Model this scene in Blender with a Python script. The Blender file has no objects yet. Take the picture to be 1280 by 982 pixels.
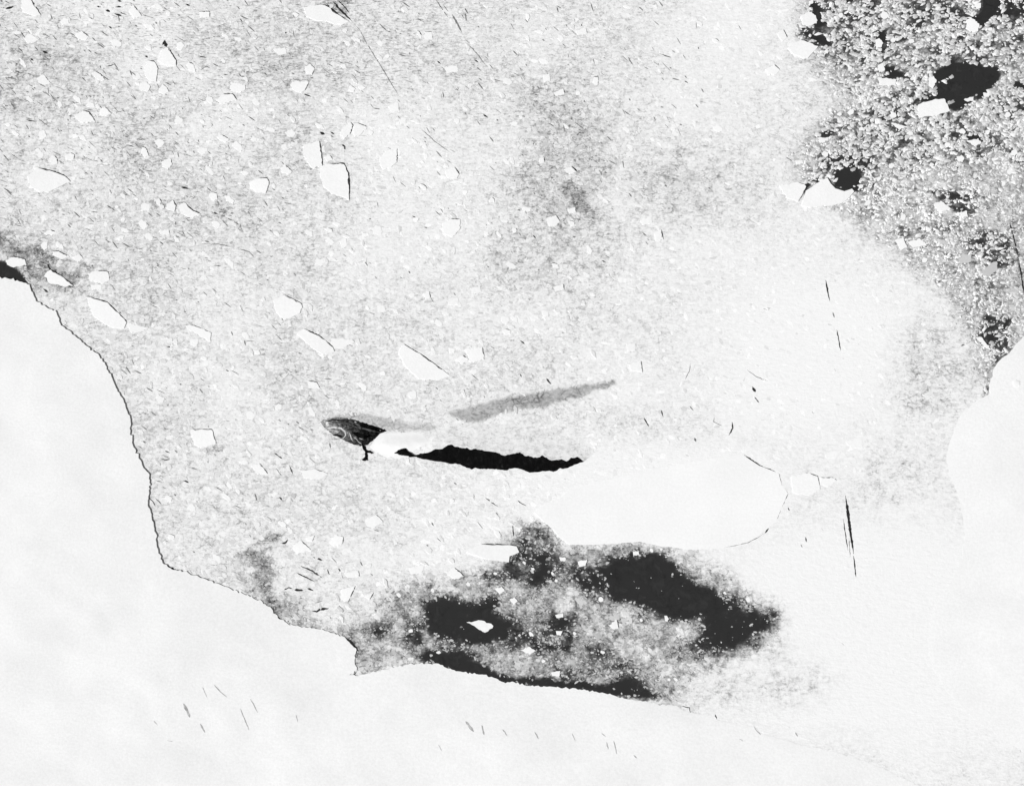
import bpy, math, random
import numpy as np
from mathutils import Vector
from mathutils.geometry import delaunay_2d_cdt

random.seed(11)
rng = np.random.default_rng(23)
scene = bpy.context.scene
COL = scene.collection

# ------------------------------------------------------------------ camera
TILT = math.radians(22.0)          # off nadir
FOC, SENS = 60.0, 36.0
DIST = 4267.0                      # 2 m per photo pixel at the centre
CAMP = np.array([0.0, -DIST * math.sin(TILT), DIST * math.cos(TILT)])
cam_d = bpy.data.cameras.new('camera')
cam_d.lens = FOC; cam_d.sensor_width = SENS
cam_d.clip_start = 10.0; cam_d.clip_end = 200000.0
cam = bpy.data.objects.new('camera', cam_d)
cam.location = CAMP.tolist(); cam.rotation_euler = (TILT, 0, 0)
COL.objects.link(cam); scene.camera = cam

# ------------------------------------------------------------------ light
SUN_EL = math.radians(38.0)
sx, sy = 0.86, 0.51                # way the shadows fall on the ground
world = bpy.data.worlds.new('World'); scene.world = world; world.use_nodes = True
nt = world.node_tree; nt.nodes.clear()
sky = nt.nodes.new('ShaderNodeTexSky'); sky.sky_type = 'NISHITA'; sky.sun_disc = False
sky.sun_elevation = SUN_EL; sky.sun_rotation = math.atan2(-sx, -sy)
hsv = nt.nodes.new('ShaderNodeHueSaturation'); hsv.inputs['Saturation'].default_value = 0.0   # black-and-white film
bg = nt.nodes.new('ShaderNodeBackground'); bg.inputs['Strength'].default_value = 0.05
wo = nt.nodes.new('ShaderNodeOutputWorld')
nt.links.new(sky.outputs[0], hsv.inputs['Color']); nt.links.new(hsv.outputs[0], bg.inputs[0]); nt.links.new(bg.outputs[0], wo.inputs[0])
sun_d = bpy.data.lights.new('sun', 'SUN'); sun_d.energy = 4.6; sun_d.angle = math.radians(0.5); sun_d.color = (1, 1, 1)
sun = bpy.data.objects.new('sun', sun_d); COL.objects.link(sun)
sun.rotation_euler = Vector((sx * math.cos(SUN_EL), sy * math.cos(SUN_EL), -math.sin(SUN_EL))).to_track_quat('-Z', 'Y').to_euler()
sun.location = (-3000, -1800, 2500)
vs = scene.view_settings
vs.view_transform = 'Standard'; vs.look = 'None'; vs.gamma = 1.0; vs.use_curve_mapping = False
vs.exposure = -0.03

# ------------------------------------------------------------------ helpers
CT, ST = math.cos(TILT), math.sin(TILT)
def G(u, v, z=0.0):
    """point of the ground plane (height z) whose place in the photograph is u, v"""
    u = np.asarray(u, float); v = np.asarray(v, float); z = np.asarray(z, float)
    x = (u - 640.0) / 1280.0 * SENS / FOC
    y = -(v - 491.0) / 1280.0 * SENS / FOC
    dx, dy, dz = x, y * CT + ST, y * ST - CT
    t = (z - CAMP[2]) / dz
    return np.stack([CAMP[0] + t * dx, CAMP[1] + t * dy, z + 0 * t], -1)

def hsh(ix, iy, seed):
    n = (ix.astype(np.int64) * 374761393 + iy.astype(np.int64) * 668265263 + seed * 974634133) & 0x7fffffff
    n = ((n ^ (n >> 13)) * 1274126177) & 0x7fffffff
    n = n ^ (n >> 16)
    return (n & 0xffff) / 65535.0
def vnoise(x, y, seed=0):
    x = np.asarray(x, float); y = np.asarray(y, float)
    ix = np.floor(x); iy = np.floor(y); fx = x - ix; fy = y - iy
    fx = fx * fx * (3 - 2 * fx); fy = fy * fy * (3 - 2 * fy)
    a = hsh(ix, iy, seed); b = hsh(ix + 1, iy, seed); c = hsh(ix, iy + 1, seed); d = hsh(ix + 1, iy + 1, seed)
    return (a * (1 - fx) + b * fx) * (1 - fy) + (c * (1 - fx) + d * fx) * fy
def fbm(x, y, seed=0, octv=4):
    s = 0; a = 0.5; t = 0
    for k in range(octv):
        s = s + a * vnoise(x * 2 ** k + 13.7 * k, y * 2 ** k - 7.1 * k, seed + k); t += a; a *= 0.55
    return s / t            # 0..1
def sdist(px, py, poly):
    """signed distance (negative inside)"""
    poly = np.asarray(poly, float); n = len(poly)
    d2 = np.full(px.shape, 1e18); ins = np.zeros(px.shape, bool)
    for i in range(n):
        ax, ay = poly[i]; bx, by = poly[(i + 1) % n]
        ex, ey = bx - ax, by - ay
        t = np.clip(((px - ax) * ex + (py - ay) * ey) / (ex * ex + ey * ey + 1e-9), 0, 1)
        d2 = np.minimum(d2, (px - ax - t * ex) ** 2 + (py - ay - t * ey) ** 2)
        if ay != by:
            c = ((ay > py) != (by > py)) & (px < (bx - ax) * (py - ay) / (by - ay) + ax)
            ins ^= c
    return np.where(ins, -1, 1) * np.sqrt(d2)
def sstep(a, b, x):
    t = np.clip((x - a) / (b - a), 0, 1); return t * t * (3 - 2 * t)

def mesh_obj(name, verts, faces, mat, parent=None, smooth=False):
    me = bpy.data.meshes.new(name)
    me.from_pydata([tuple(map(float, v)) for v in verts], [], [tuple(map(int, f)) for f in faces])
    me.materials.append(mat)
    if smooth: me.polygons.foreach_set('use_smooth', [True] * len(me.polygons))
    me.update()
    o = bpy.data.objects.new(name, me); COL.objects.link(o)
    if parent: o.parent = parent
    return o
def fast_mesh(name, verts, loops, starts, mat, parent=None):
    me = bpy.data.meshes.new(name)
    me.vertices.add(len(verts)); me.vertices.foreach_set('co', np.asarray(verts, np.float32).ravel())
    me.loops.add(len(loops)); me.loops.foreach_set('vertex_index', np.asarray(loops, np.int32))
    me.polygons.add(len(starts)); me.polygons.foreach_set('loop_start', np.asarray(starts, np.int32))
    me.update(calc_edges=True); me.validate()
    me.polygons.foreach_set('use_smooth', np.zeros(len(me.polygons), bool))
    me.materials.append(mat)
    o = bpy.data.objects.new(name, me); COL.objects.link(o)
    if parent: o.parent = parent
    return o
def tag(o, label=None, cat=None, group=None, kind=None):
    if label: o['label'] = label
    if cat: o['category'] = cat
    if group: o['group'] = group
    if kind: o['kind'] = kind
    return o
def empty(name, loc=(0, 0, 0)):
    o = bpy.data.objects.new(name, None); o.location = loc; o.empty_display_size = 5; COL.objects.link(o); return o

def rough_poly(poly, step=4.0, amp=0.35, seed=0, close=True):
    """densify an outline and make it irregular like broken ice"""
    r = np.random.default_rng(seed); out = []
    n = len(poly); m = n if close else n - 1
    for i in range(m):
        a = np.array(poly[i], float); b = np.array(poly[(i + 1) % n], float)
        L = np.hypot(*(b - a)); k = max(1, int(L / step)); nrm = np.array([-(b - a)[1], (b - a)[0]]) / max(L, 1e-6)
        for j in range(k):
            t = j / k
            p = a + (b - a) * t
            if j: p = p + nrm * r.normal(0, amp) + (b - a) / max(L, 1e-6) * r.normal(0, amp * .5)
            else: p = p + r.normal(0, amp * .35, 2)
            out.append(p)
    if not close: out.append(np.array(poly[-1], float))
    return np.array(out)

# ------------------------------------------------------------------ materials
def new_mat(name):
    m = bpy.data.materials.new(name); m.use_nodes = True
    t = m.node_tree; b = t.nodes['Principled BSDF']
    return m, t, b
def n_noise(t, scale, detail=3, rough=0.6, vec=None, dist=0.0):
    n = t.nodes.new('ShaderNodeTexNoise'); n.inputs['Scale'].default_value = scale
    n.inputs['Detail'].default_value = detail; n.inputs['Roughness'].default_value = rough; n.inputs['Distortion'].default_value = dist
    if vec is not None: t.links.new(vec, n.inputs['Vector'])
    return n
def n_math(t, op, a, b=None, clamp=False):
    n = t.nodes.new('ShaderNodeMath'); n.operation = op; n.use_clamp = clamp
    for i, x in enumerate((a, b)):
        if x is None: continue
        if isinstance(x, (int, float)): n.inputs[i].default_value = x
        else: t.links.new(x, n.inputs[i])
    return n.outputs[0]
def n_ramp(t, fac, stops):
    n = t.nodes.new('ShaderNodeValToRGB'); cr = n.color_ramp
    while len(cr.elements) > 1: cr.elements.remove(cr.elements[-1])
    cr.elements[0].position = stops[0][0]; cr.elements[0].color = (stops[0][1],) * 3 + (1,)
    for p, c in stops[1:]:
        e = cr.elements.new(p); e.color = (c, c, c, 1)
    t.links.new(fac, n.inputs[0]); return n.outputs[0]
def pos(t):
    return t.nodes.new('ShaderNodeNewGeometry').outputs['Position']
def mapped(t, rot=0.0, scale=(1, 1, 1)):
    mp = t.nodes.new('ShaderNodeMapping'); mp.inputs['Rotation'].default_value = (0, 0, rot); mp.inputs['Scale'].default_value = scale
    t.links.new(pos(t), mp.inputs['Vector']); return mp.outputs[0]
def bump(t, b, h, strength, dist):
    n = t.nodes.new('ShaderNodeBump'); n.inputs['Strength'].default_value = strength; n.inputs['Distance'].default_value = dist
    t.links.new(h, n.inputs['Height']); t.links.new(n.outputs[0], b.inputs['Normal'])

def snow_material(name, lo, hi, bstr=0.35, bdist=1.2, sc=0.12):
    m, t, b = new_mat(name)
    P = pos(t); Q = mapped(t, math.radians(28), (0.45, 1.3, 1))
    n1 = n_noise(t, sc, 5, 0.72, P); n2 = n_noise(t, 0.006, 3, 0.5, P); n3 = n_noise(t, sc * 0.5, 4, 0.65, Q)
    f = n_math(t, 'ADD', n_math(t, 'MULTIPLY', n1.outputs[0], 0.6), n_math(t, 'MULTIPLY', n2.outputs[0], 0.4))
    c = n_ramp(t, f, [(0.3, lo), (0.7, hi)])
    t.links.new(c, b.inputs['Base Color']); b.inputs['Roughness'].default_value = 0.75
    b.inputs['Specular IOR Level'].default_value = 0.15
    h = n_math(t, 'ADD', n1.outputs[0], n_math(t, 'MULTIPLY', n3.outputs[0], 0.8))
    bump(t, b, h, bstr, bdist)
    return m
M_shelf = snow_material('shelf_snow', 0.77, 0.93, 0.26, 1.4, .16)
M_floe = snow_material('floe_snow', 0.81, 0.93, 0.30, 1.0, .16)
def loose_material(name):
    m, t, b = new_mat(name)
    at = t.nodes.new('ShaderNodeAttribute'); at.attribute_name = 'tone'
    n1 = n_noise(t, .35, 4, .7, pos(t))
    c = n_math(t, 'MULTIPLY', at.outputs['Fac'], n_math(t, 'ADD', .75, n_math(t, 'MULTIPLY', n1.outputs[0], .5)), True)
    t.links.new(c, b.inputs['Base Color']); b.inputs['Roughness'].default_value = .8; b.inputs['Specular IOR Level'].default_value = .15
    bump(t, b, n1.outputs[0], .2, .8)
    return m
M_loose = loose_material('loose_ice')
M_greyfloe = snow_material('grey_floe_snow', 0.48, 0.62, 0.2, 0.8)
M_slope = snow_material('wind_packed_snow', 0.70, 0.84, 0.35, 1.4, .16)
M_isle_snow = snow_material('island_snow', 0.82, 0.92, 0.2, 1.2)

m, t, b = new_mat('sea_water'); M_water = m
b.inputs['Base Color'].default_value = (.027, .027, .027, 1); b.inputs['Roughness'].default_value = .22; b.inputs['IOR'].default_value = 1.33
w = n_noise(t, .15, 3, .6, pos(t)); bump(t, b, w.outputs[0], .15, .3)
w = n_noise(t, .03, 6, .75, pos(t), .8); t.links.new(n_ramp(t, w.outputs[0], [(.35, .020), (.7, .040)]), b.inputs['Base Color'])

m, t, b = new_mat('crack_water_shade'); M_crack_shade = m  # water in cracks, also the painted shadow strips beside raised ice
w = n_noise(t, .12, 2, .6, pos(t)); t.links.new(n_ramp(t, w.outputs[0], [(.3, .012), (.75, .05)]), b.inputs['Base Color'])
b.inputs['Roughness'].default_value = .3; b.inputs['IOR'].default_value = 1.33
m, t, b = new_mat('slush_crack_shade'); M_slush_shade = m  # slush in cracks, also the painted small shadows of relief
w = n_noise(t, .10, 3, .6, pos(t)); t.links.new(n_ramp(t, w.outputs[0], [(.3, .06), (.75, .38)]), b.inputs['Base Color'])
b.inputs['Roughness'].default_value = .5

m, t, b = new_mat('crevasse_firn'); M_firn = m
w = n_noise(t, .10, 3, .6, pos(t)); t.links.new(n_ramp(t, w.outputs[0], [(.3, .30), (.75, .62)]), b.inputs['Base Color'])
b.inputs['Roughness'].default_value = .7
# pack ice: thick snowy ice, grey young ice or open pool according to the thickness attribute
def pack_material(name, amp_scale=1.0):
    m, t, b = new_mat(name)
    at = t.nodes.new('ShaderNodeAttribute'); at.attribute_name = 'open'
    P = pos(t); Q = mapped(t, math.radians(32), (0.35, 1.0, 1))
    n1 = n_noise(t, 0.11, 5, 0.75, P); n2 = n_noise(t, 0.13, 4, 0.7, Q, 0.6); n3 = n_noise(t, 0.035, 4, 0.65, P)
    nn = n_math(t, 'SUBTRACT', n_math(t, 'ADD', n_math(t, 'MULTIPLY', n1.outputs[0], .45),
         n_math(t, 'ADD', n_math(t, 'MULTIPLY', n2.outputs[0], .3), n_math(t, 'MULTIPLY', n3.outputs[0], .25))), 0.5)
    o = at.outputs['Fac']
    # texture is strongest at middling thickness, nil on open water
    amp = n_math(t, 'ADD', n_math(t, 'ADD', .30, n_math(t, 'MULTIPLY', o, 7.0), True), n_math(t, 'MULTIPLY', n_math(t, 'MULTIPLY', o, n_math(t, 'SUBTRACT', 1.0, o)), 6.5))
    amp = n_math(t, 'MULTIPLY', n_math(t, 'MULTIPLY', amp, amp_scale), n_math(t, 'SUBTRACT', 1.0, n_math(t, 'POWER', o, 6.0)))
    wob = t.nodes.new('ShaderNodeMixRGB'); wob.blend_type = 'ADD'; wob.inputs[0].default_value = 1.0
    nd = n_noise(t, .05, 3, .6, P); sc = t.nodes.new('ShaderNodeVectorMath'); sc.operation = 'SCALE'; sc.inputs['Scale'].default_value = 22.0
    t.links.new(nd.outputs['Color'], sc.inputs[0]); t.links.new(P, wob.inputs[1]); t.links.new(sc.outputs[0], wob.inputs[2])
    lines = None
    for vs_c, wdt in ((.030, .09), (.075, .13)):
        mp = t.nodes.new('ShaderNodeMapping'); mp.inputs['Rotation'].default_value = (0, 0, math.radians(32)); mp.inputs['Scale'].default_value = (.65, 1.0, 0)
        t.links.new(wob.outputs[0], mp.inputs['Vector'])
        v = t.nodes.new('ShaderNodeTexVoronoi'); v.feature = 'DISTANCE_TO_EDGE'; v.voronoi_dimensions = '2D'; v.inputs['Scale'].default_value = vs_c
        t.links.new(mp.outputs[0], v.inputs['Vector'])
        l = n_math(t, 'SUBTRACT', 1.0, n_math(t, 'DIVIDE', v.outputs['Distance'], wdt), True)
        lines = l if lines is None else n_math(t, 'MAXIMUM', lines, l)
    gate = n_noise(t, .022, 4, .7, P)
    g = n_math(t, 'MULTIPLY', n_math(t, 'SUBTRACT', gate.outputs[0], .43), 5.0, True)
    lines = n_math(t, 'MULTIPLY', n_math(t, 'MULTIPLY', lines, g), n_math(t, 'MULTIPLY', o, 5.5, True))
    lines = n_math(t, 'MULTIPLY', lines, n_math(t, 'SUBTRACT', 1.0, n_math(t, 'POWER', o, 2.0)))
    sa = t.nodes.new('ShaderNodeAttribute'); sa.attribute_name = 'streak'
    R1 = mapped(t, math.radians(34), (.055, .42, 1)); R2 = mapped(t, math.radians(48), (.05, .36, 1))
    s1 = n_noise(t, 1.0, 3, .6, R1, .5); s2 = n_noise(t, 1.0, 3, .6, R2, .5)
    st = n_math(t, 'MAXIMUM', n_math(t, 'MULTIPLY', n_math(t, 'SUBTRACT', s1.outputs[0], .56), 6.0, True), n_math(t, 'MULTIPLY', n_math(t, 'SUBTRACT', s2.outputs[0], .6), 5.0, True))
    st = n_math(t, 'MULTIPLY', n_math(t, 'MULTIPLY', st, sa.outputs['Fac']), .58)
    o2 = n_math(t, 'ADD', o, st)
    f = n_math(t, 'ADD', n_math(t, 'ADD', o2, n_math(t, 'MULTIPLY', lines, .30)), n_math(t, 'MULTIPLY', nn, amp), True)
    c = n_ramp(t, f, [(0.0, .87), (.12, .77), (.3, .50), (.48, .28), (.62, .14), (.78, .055), (.92, .03), (1.0, .027)])
    t.links.new(c, b.inputs['Base Color'])
    t.links.new(n_ramp(t, f, [(.5, .8), (.9, .25)]), b.inputs['Roughness'])
    b.inputs['Specular IOR Level'].default_value = 0.25
    hh = n_math(t, 'MULTIPLY', n_math(t, 'ADD', n1.outputs[0], n_math(t, 'MULTIPLY', n2.outputs[0], 1.2)), n_math(t, 'SUBTRACT', 1.0, o))
    bump(t, b, hh, 0.38, 1.8)
    return m
M_pack = pack_material('pack_ice'); M_band = pack_material('grey_band_ice', .4)

m, t, b = new_mat('black_rock'); M_rock = m
P = pos(t); w = n_noise(t, .12, 5, .7, P); w2 = n_noise(t, .03, 3, .6, P)
f = n_math(t, 'ADD', n_math(t, 'MULTIPLY', w.outputs[0], .7), n_math(t, 'MULTIPLY', w2.outputs[0], .3))
t.links.new(n_ramp(t, f, [(.3, .002), (.56, .005), (.66, .014), (.74, .04)]), b.inputs['Base Color']); b.inputs['Roughness'].default_value = .95
b.inputs['Specular IOR Level'].default_value = .05
bump(t, b, w.outputs[0], .6, 3.0)
m, t, b = new_mat('headland_rock'); M_head = m
P = pos(t); w = n_noise(t, .07, 5, .72, P, .6); w2 = n_noise(t, .22, 4, .7, mapped(t, .5, (.4, 1.2, 1)))
f = n_math(t, 'ADD', n_math(t, 'MULTIPLY', w.outputs[0], .55), n_math(t, 'MULTIPLY', w2.outputs[0], .45))
sep = t.nodes.new('ShaderNodeSeparateXYZ'); t.links.new(P, sep.inputs[0])
# snow-dusted at the western tip, bare to the east
east = n_math(t, 'MULTIPLY', n_math(t, 'ADD', sep.outputs[0], 400.0), 0.0026)
f = n_math(t, 'SUBTRACT', f, east)
t.links.new(n_ramp(t, f, [(.28, .004), (.40, .014), (.49, .05), (.58, .15), (.68, .34)]), b.inputs['Base Color']); b.inputs['Roughness'].default_value = .9
b.inputs['Specular IOR Level'].default_value = .08
bump(t, b, f, .6, 3.0)
m, t, b = new_mat('grey_rock'); M_grey = m
w = n_noise(t, .12, 4, .7, pos(t)); t.links.new(n_ramp(t, w.outputs[0], [(.3, .03), (.7, .10)]), b.inputs['Base Color']); b.inputs['Roughness'].default_value = .9

# ------------------------------------------------------------------ outlines (photo pixels)
SHELF_W = [(-420, 300), (-120, 318), (-40, 335), (0, 346), (14, 349), (27, 352), (37, 356), (41, 366), (45, 376), (57, 383), (70, 390), (74, 398), (76, 407),
           (82, 411), (95, 421), (110, 433), (124, 445), (133, 458), (140, 472), (147, 489), (154, 500), (158, 512), (163, 524), (163, 540),
           (166, 556), (173, 570), (178, 582), (187, 593), (187, 610), (185, 628), (189, 645), (194, 665), (197, 685), (203, 703), (215, 711),
           (235, 716), (258, 724), (285, 734), (312, 745), (338, 758), (342, 766), (352, 774), (362, 781), (380, 783), (400, 786), (418, 791),
           (432, 797), (438, 804), (446, 812), (443, 824), (446, 838), (437, 843), (455, 842), (480, 836), (510, 830), (535, 829), (548, 829),
           (560, 835), (580, 840), (605, 843), (622, 848), (632, 853), (640, 851), (655, 856), (690, 858), (720, 860), (745, 864), (765, 868),
           (790, 874), (820, 879), (845, 882), (856, 888), (862, 890), (893, 894), (898, 900), (925, 904), (943, 908), (950, 916), (975, 922),
           (1000, 930), (1040, 938), (1080, 950), (1130, 972), (1180, 996), (1300, 1040), (1500, 1120), (1550, 1350), (-420, 1350)]
SHELF_E = [(1620, 330), (1400, 360), (1310, 395), (1281, 419), (1270, 430), (1262, 441), (1250, 450), (1243, 459), (1241, 470), (1236, 481), (1238, 491), (1222, 500),
           (1208, 512), (1198, 524), (1192, 540), (1186, 556), (1183, 572), (1186, 590), (1193, 606), (1199, 625), (1204, 645), (1206, 670),
           (1203, 695), (1197, 713), (1183, 735), (1169, 752), (1163, 778), (1160, 805), (1166, 835), (1185, 865), (1220, 900), (1280, 940), (1400, 985), (1620, 1040)]
BIGFLOE = [(700, 622), (712, 612), (740, 603), (775, 596), (810, 588), (850, 579), (890, 572), (928, 568), (950, 582), (973, 591), (977, 606), (985, 616),
           (978, 632), (971, 650), (958, 662), (942, 673), (925, 680), (898, 685), (865, 687), (830, 683), (800, 677), (765, 679), (735, 681),
           (712, 680), (700, 672), (690, 660), (678, 650), (668, 640), (680, 630)]
HEAD = [(400, 527), (406, 524), (416, 522), (430, 522), (442, 524), (455, 528), (468, 532), (477, 535), (484, 538), (474, 542), (469, 548), (464, 552),
        (459, 556), (452, 557), (444, 556), (436, 553), (428, 549), (420, 544), (412, 540), (405, 534)]
C_TOP = [(516, 569.5), (530, 566.5), (540, 563), (545, 561), (553, 561), (560, 556.5), (565, 555.5), (572, 559), (585, 560.5), (600, 562), (612, 564), (620, 565),
         (628, 569), (636, 568), (645, 567), (650, 566), (657, 570), (665, 571.5), (670, 570), (680, 571), (690, 575), (700, 574), (708, 576.5),
         (715, 572), (722, 569.5), (730, 576)]
C_BOT = [(516, 570.5), (540, 575), (553, 577), (565, 579), (575, 580), (583, 584), (595, 585.5), (605, 585), (615, 586), (625, 587), (633, 587), (642, 584),
         (652, 586), (662, 590), (668, 590), (680, 588), (688, 588), (692, 590), (700, 586), (710, 585), (718, 580), (724, 578), (730, 577)]

# openness of the pack: (value, feather px, outline)
def disc(x, y, rx, ry=None, n=12):
    ry = ry or rx
    return [(x + rx * math.cos(2 * math.pi * k / n), y + ry * math.sin(2 * math.pi * k / n)) for k in range(n)]
OPEN = [
    # the large pool below the island
    (.34, 36, [(505, 735), (560, 730), (620, 715), (650, 668), (690, 672), (720, 688), (790, 680), (870, 710), (965, 765), (968, 792), (910, 825), (850, 842), (838, 872), (640, 852), (550, 828), (470, 815), (455, 785)]),
    (1.0, 12, [(752, 712), (775, 692), (806, 692), (822, 690), (850, 712), (885, 738), (908, 757), (890, 768), (850, 771), (800, 757), (768, 740)]),
    (.95, 16, [(878, 745), (905, 748), (935, 760), (966, 769), (962, 788), (945, 802), (915, 812), (885, 818), (862, 806), (882, 785), (884, 765)]),
    (.80, 14, [(652, 672), (676, 680), (700, 700), (730, 700), (760, 708), (770, 742), (735, 742), (712, 728), (690, 716), (672, 735), (640, 725), (612, 728), (606, 718), (632, 712)]),
    (.62, 12, [(655, 655), (680, 662), (702, 690), (690, 705), (655, 695)]),
    (.98, 14, [(532, 752), (565, 746), (585, 756), (606, 752), (618, 744), (622, 765), (640, 775), (640, 792), (622, 803), (596, 806), (560, 800), (532, 790), (526, 770)]),
    (.84, 15, [(640, 778), (670, 785), (690, 770), (712, 778), (722, 795), (705, 812), (668, 814), (630, 808)]),
    (1.0, 9, [(525, 818), (548, 808), (585, 818), (612, 832), (642, 846), (700, 850), (760, 858), (800, 862), (818, 874), (760, 869), (700, 862), (640, 857), (600, 846), (550, 831)]),
    (.95, 10, [(756, 856), (775, 846), (802, 846), (812, 860), (822, 868), (800, 874), (775, 868)]),
    (.70, 10, [(700, 835), (760, 830), (800, 828), (800, 838), (750, 846), (705, 848)]),
    (.66, 9, [(720, 806), (760, 812), (770, 825), (735, 828), (712, 820)]),
    (.70, 9, [(505, 775), (530, 765), (530, 805), (512, 812), (498, 800)]),
    (.72, 9, disc(479, 786, 15, 8)), (.55, 10, disc(462, 783, 12, 5)),
    (.5, 12, disc(745, 700, 28, 9)),
    # corner bay
    (.62, 8, disc(316, 697, 7, 12)), (.36, 22, [(300, 700), (330, 690), (345, 740), (390, 775), (370, 785), (335, 755), (318, 735)]),
    (.34, 16, [(340, 755), (430, 790), (470, 830), (450, 840), (430, 800), (360, 782)]), (.40, 8, disc(335, 672, 14, 4)),
    (.62, 5, [(434, 796), (448, 808), (449, 814), (444, 812)]),
    # left margin
    (1.0, 3, [(-60, 290), (-10, 318), (6, 330), (22, 340), (36, 352), (26, 356), (-60, 350)]), (.40, 16, [(-60, 260), (20, 302), (70, 318), (105, 340), (95, 358), (45, 352)]),
    (.95, 2.5, [(64, 338), (72, 342), (80, 347), (86, 350), (92, 357), (88, 358), (78, 350), (70, 346)]),
    (.16, 60, [(0, 60), (110, 60), (120, 150), (0, 160)]), (.12, 50, [(0, 170), (60, 180), (80, 300), (0, 310)]),
    # grey smudges in the centre
    (.22, 60, [(660, 110), (700, 105), (735, 150), (740, 210), (705, 220), (680, 180)]), (.38, 24, [(705, 228), (728, 236), (738, 262), (728, 268), (712, 250)]), (.20, 55, [(640, 215), (700, 190), (745, 230), (740, 290), (690, 310), (660, 270)]), (.16, 40, disc(690, 320, 70, 40)), (.24, 26, disc(708, 160, 20, 14)),
    (.16, 36, disc(840, 220, 50, 40)), (.13, 60, disc(300, 250, 130, 60)), (.12, 50, disc(240, 560, 60, 60)), (.12, 40, disc(310, 655, 80, 40)),
    (.08, 34, disc(1110, 600, 40, 40)), (.26, 6, disc(266, 559, 14, 3)),
    (.35, 5, disc(424, 8, 14, 9)), (.14, 30, disc(430, 500, 40, 14)), (.10, 40, disc(950, 850, 80, 30)), (.14, 40, disc(1165, 460, 40, 60)),
    # brash field, upper right
    (.58, 44, [(1018, -60), (1400, -80), (1400, 215), (1270, 215), (1180, 205), (1110, 225), (1080, 240), (1020, 225), (1010, 195), (1045, 168), (1065, 120), (1045, 80), (1020, 50)]),
    (.36, 46, [(1050, 200), (1400, 190), (1400, 420), (1262, 440), (1235, 436), (1225, 398), (1205, 350), (1160, 322), (1120, 300), (1075, 262)]),
    (.30, 24, [(1080, 240), (1280, 240), (1280, 450), (1235, 490), (1200, 380), (1130, 310)]),
    (.60, 16, [(1010, -20), (1080, -20), (1130, 40), (1110, 90), (1060, 70), (1025, 60)]), (.58, 18, [(1180, -30), (1300, -30), (1300, 80), (1240, 70), (1190, 40)]),
    (.56, 14, disc(1075, 165, 40, 24)), (.66, 30, [(1040, -40), (1400, -40), (1400, 70), (1240, 60), (1150, 75), (1075, 60)]),
    (1.0, 4, [(1010, 8), (1018, 4), (1026, 18), (1030, 28), (1022, 36), (1017, 28), (1018, 18)]), (.92, 5, [(1034, -5), (1066, -5), (1062, 5), (1042, 6)]),
    (.98, 4, [(1000, 43), (1013, 42), (1028, 44), (1036, 48), (1026, 57), (1012, 53)]), (.72, 5, [(997, 40), (1010, 33), (1028, 38), (1022, 46), (1004, 46)]),
    (.97, 3, [(1098, 37), (1105, 40), (1109, 49), (1104, 52), (1098, 48)]), (.97, 3, [(1106, 82), (1116, 83), (1122, 90), (1133, 98), (1105, 97)]),
    (1.0, 4, [(1169, 91), (1192, 79), (1226, 81), (1250, 86), (1250, 96), (1240, 108), (1228, 120), (1213, 121), (1198, 137), (1188, 138), (1181, 124), (1150, 130), (1158, 121), (1171, 114)]),
    (1.0, 4, [(1226, -20), (1258, -20), (1252, 10), (1238, 26), (1228, 37), (1224, 30), (1215, 24), (1226, 12)]), (.85, 8, [(1252, 5), (1290, 0), (1290, 25), (1262, 20), (1246, 22)]),
    (.97, 3, [(1266, 104), (1290, 101), (1290, 112), (1270, 111)]), (.72, 6, disc(1184, 28, 6, 5)), (.80, 4, disc(1158, 112, 7, 4)),
    (1.0, 4, [(1040, 217), (1052, 207), (1076, 206), (1078, 222), (1072, 236), (1058, 240), (1043, 234)]), (.82, 7, [(1006, 192), (1030, 192), (1050, 190), (1092, 196), (1094, 206), (1070, 214), (1040, 214), (1020, 204)]),
    (.94, 3, [(1024, 168), (1030, 164), (1040, 166), (1040, 172), (1030, 171)]), (.86, 4, [(1004, 234), (1012, 226), (1020, 220), (1026, 222), (1014, 232), (1008, 238)]),
    (.97, 3, [(1208, 171), (1216, 168), (1226, 170), (1229, 177), (1222, 173), (1212, 175)]), (.90, 4, [(1181, 252), (1192, 256), (1206, 258), (1206, 264), (1192, 263)]),
    (.66, 9, [(1165, 240), (1215, 238), (1225, 262), (1205, 270), (1180, 255)]), (.68, 10, [(1205, 300), (1235, 290), (1262, 300), (1268, 330), (1235, 330), (1215, 318)]),
    (.88, 10, [(1225, 418), (1236, 392), (1258, 398), (1266, 424), (1256, 440), (1244, 448), (1234, 436)]), (.72, 5, [(1232, 484), (1239, 482), (1238, 492), (1230, 496)]),
    (.62, 6, disc(1130, 290, 8, 8)), (.6, 5, disc(1112, 200, 22, 5)), (.7, 4, disc(1148, 28, 3)), (.68, 4, disc(1120, 6, 6)), (.66, 4, disc(1176, 52, 4)),
]
U0, U1, V0, V1, ST_ = -360, 1640, -320, 1300, 2.5
gu = np.arange(U0, U1 + .1, ST_); gv = np.arange(V0, V1 + .1, ST_)
UU, VV = np.meshgrid(gu, gv)
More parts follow.
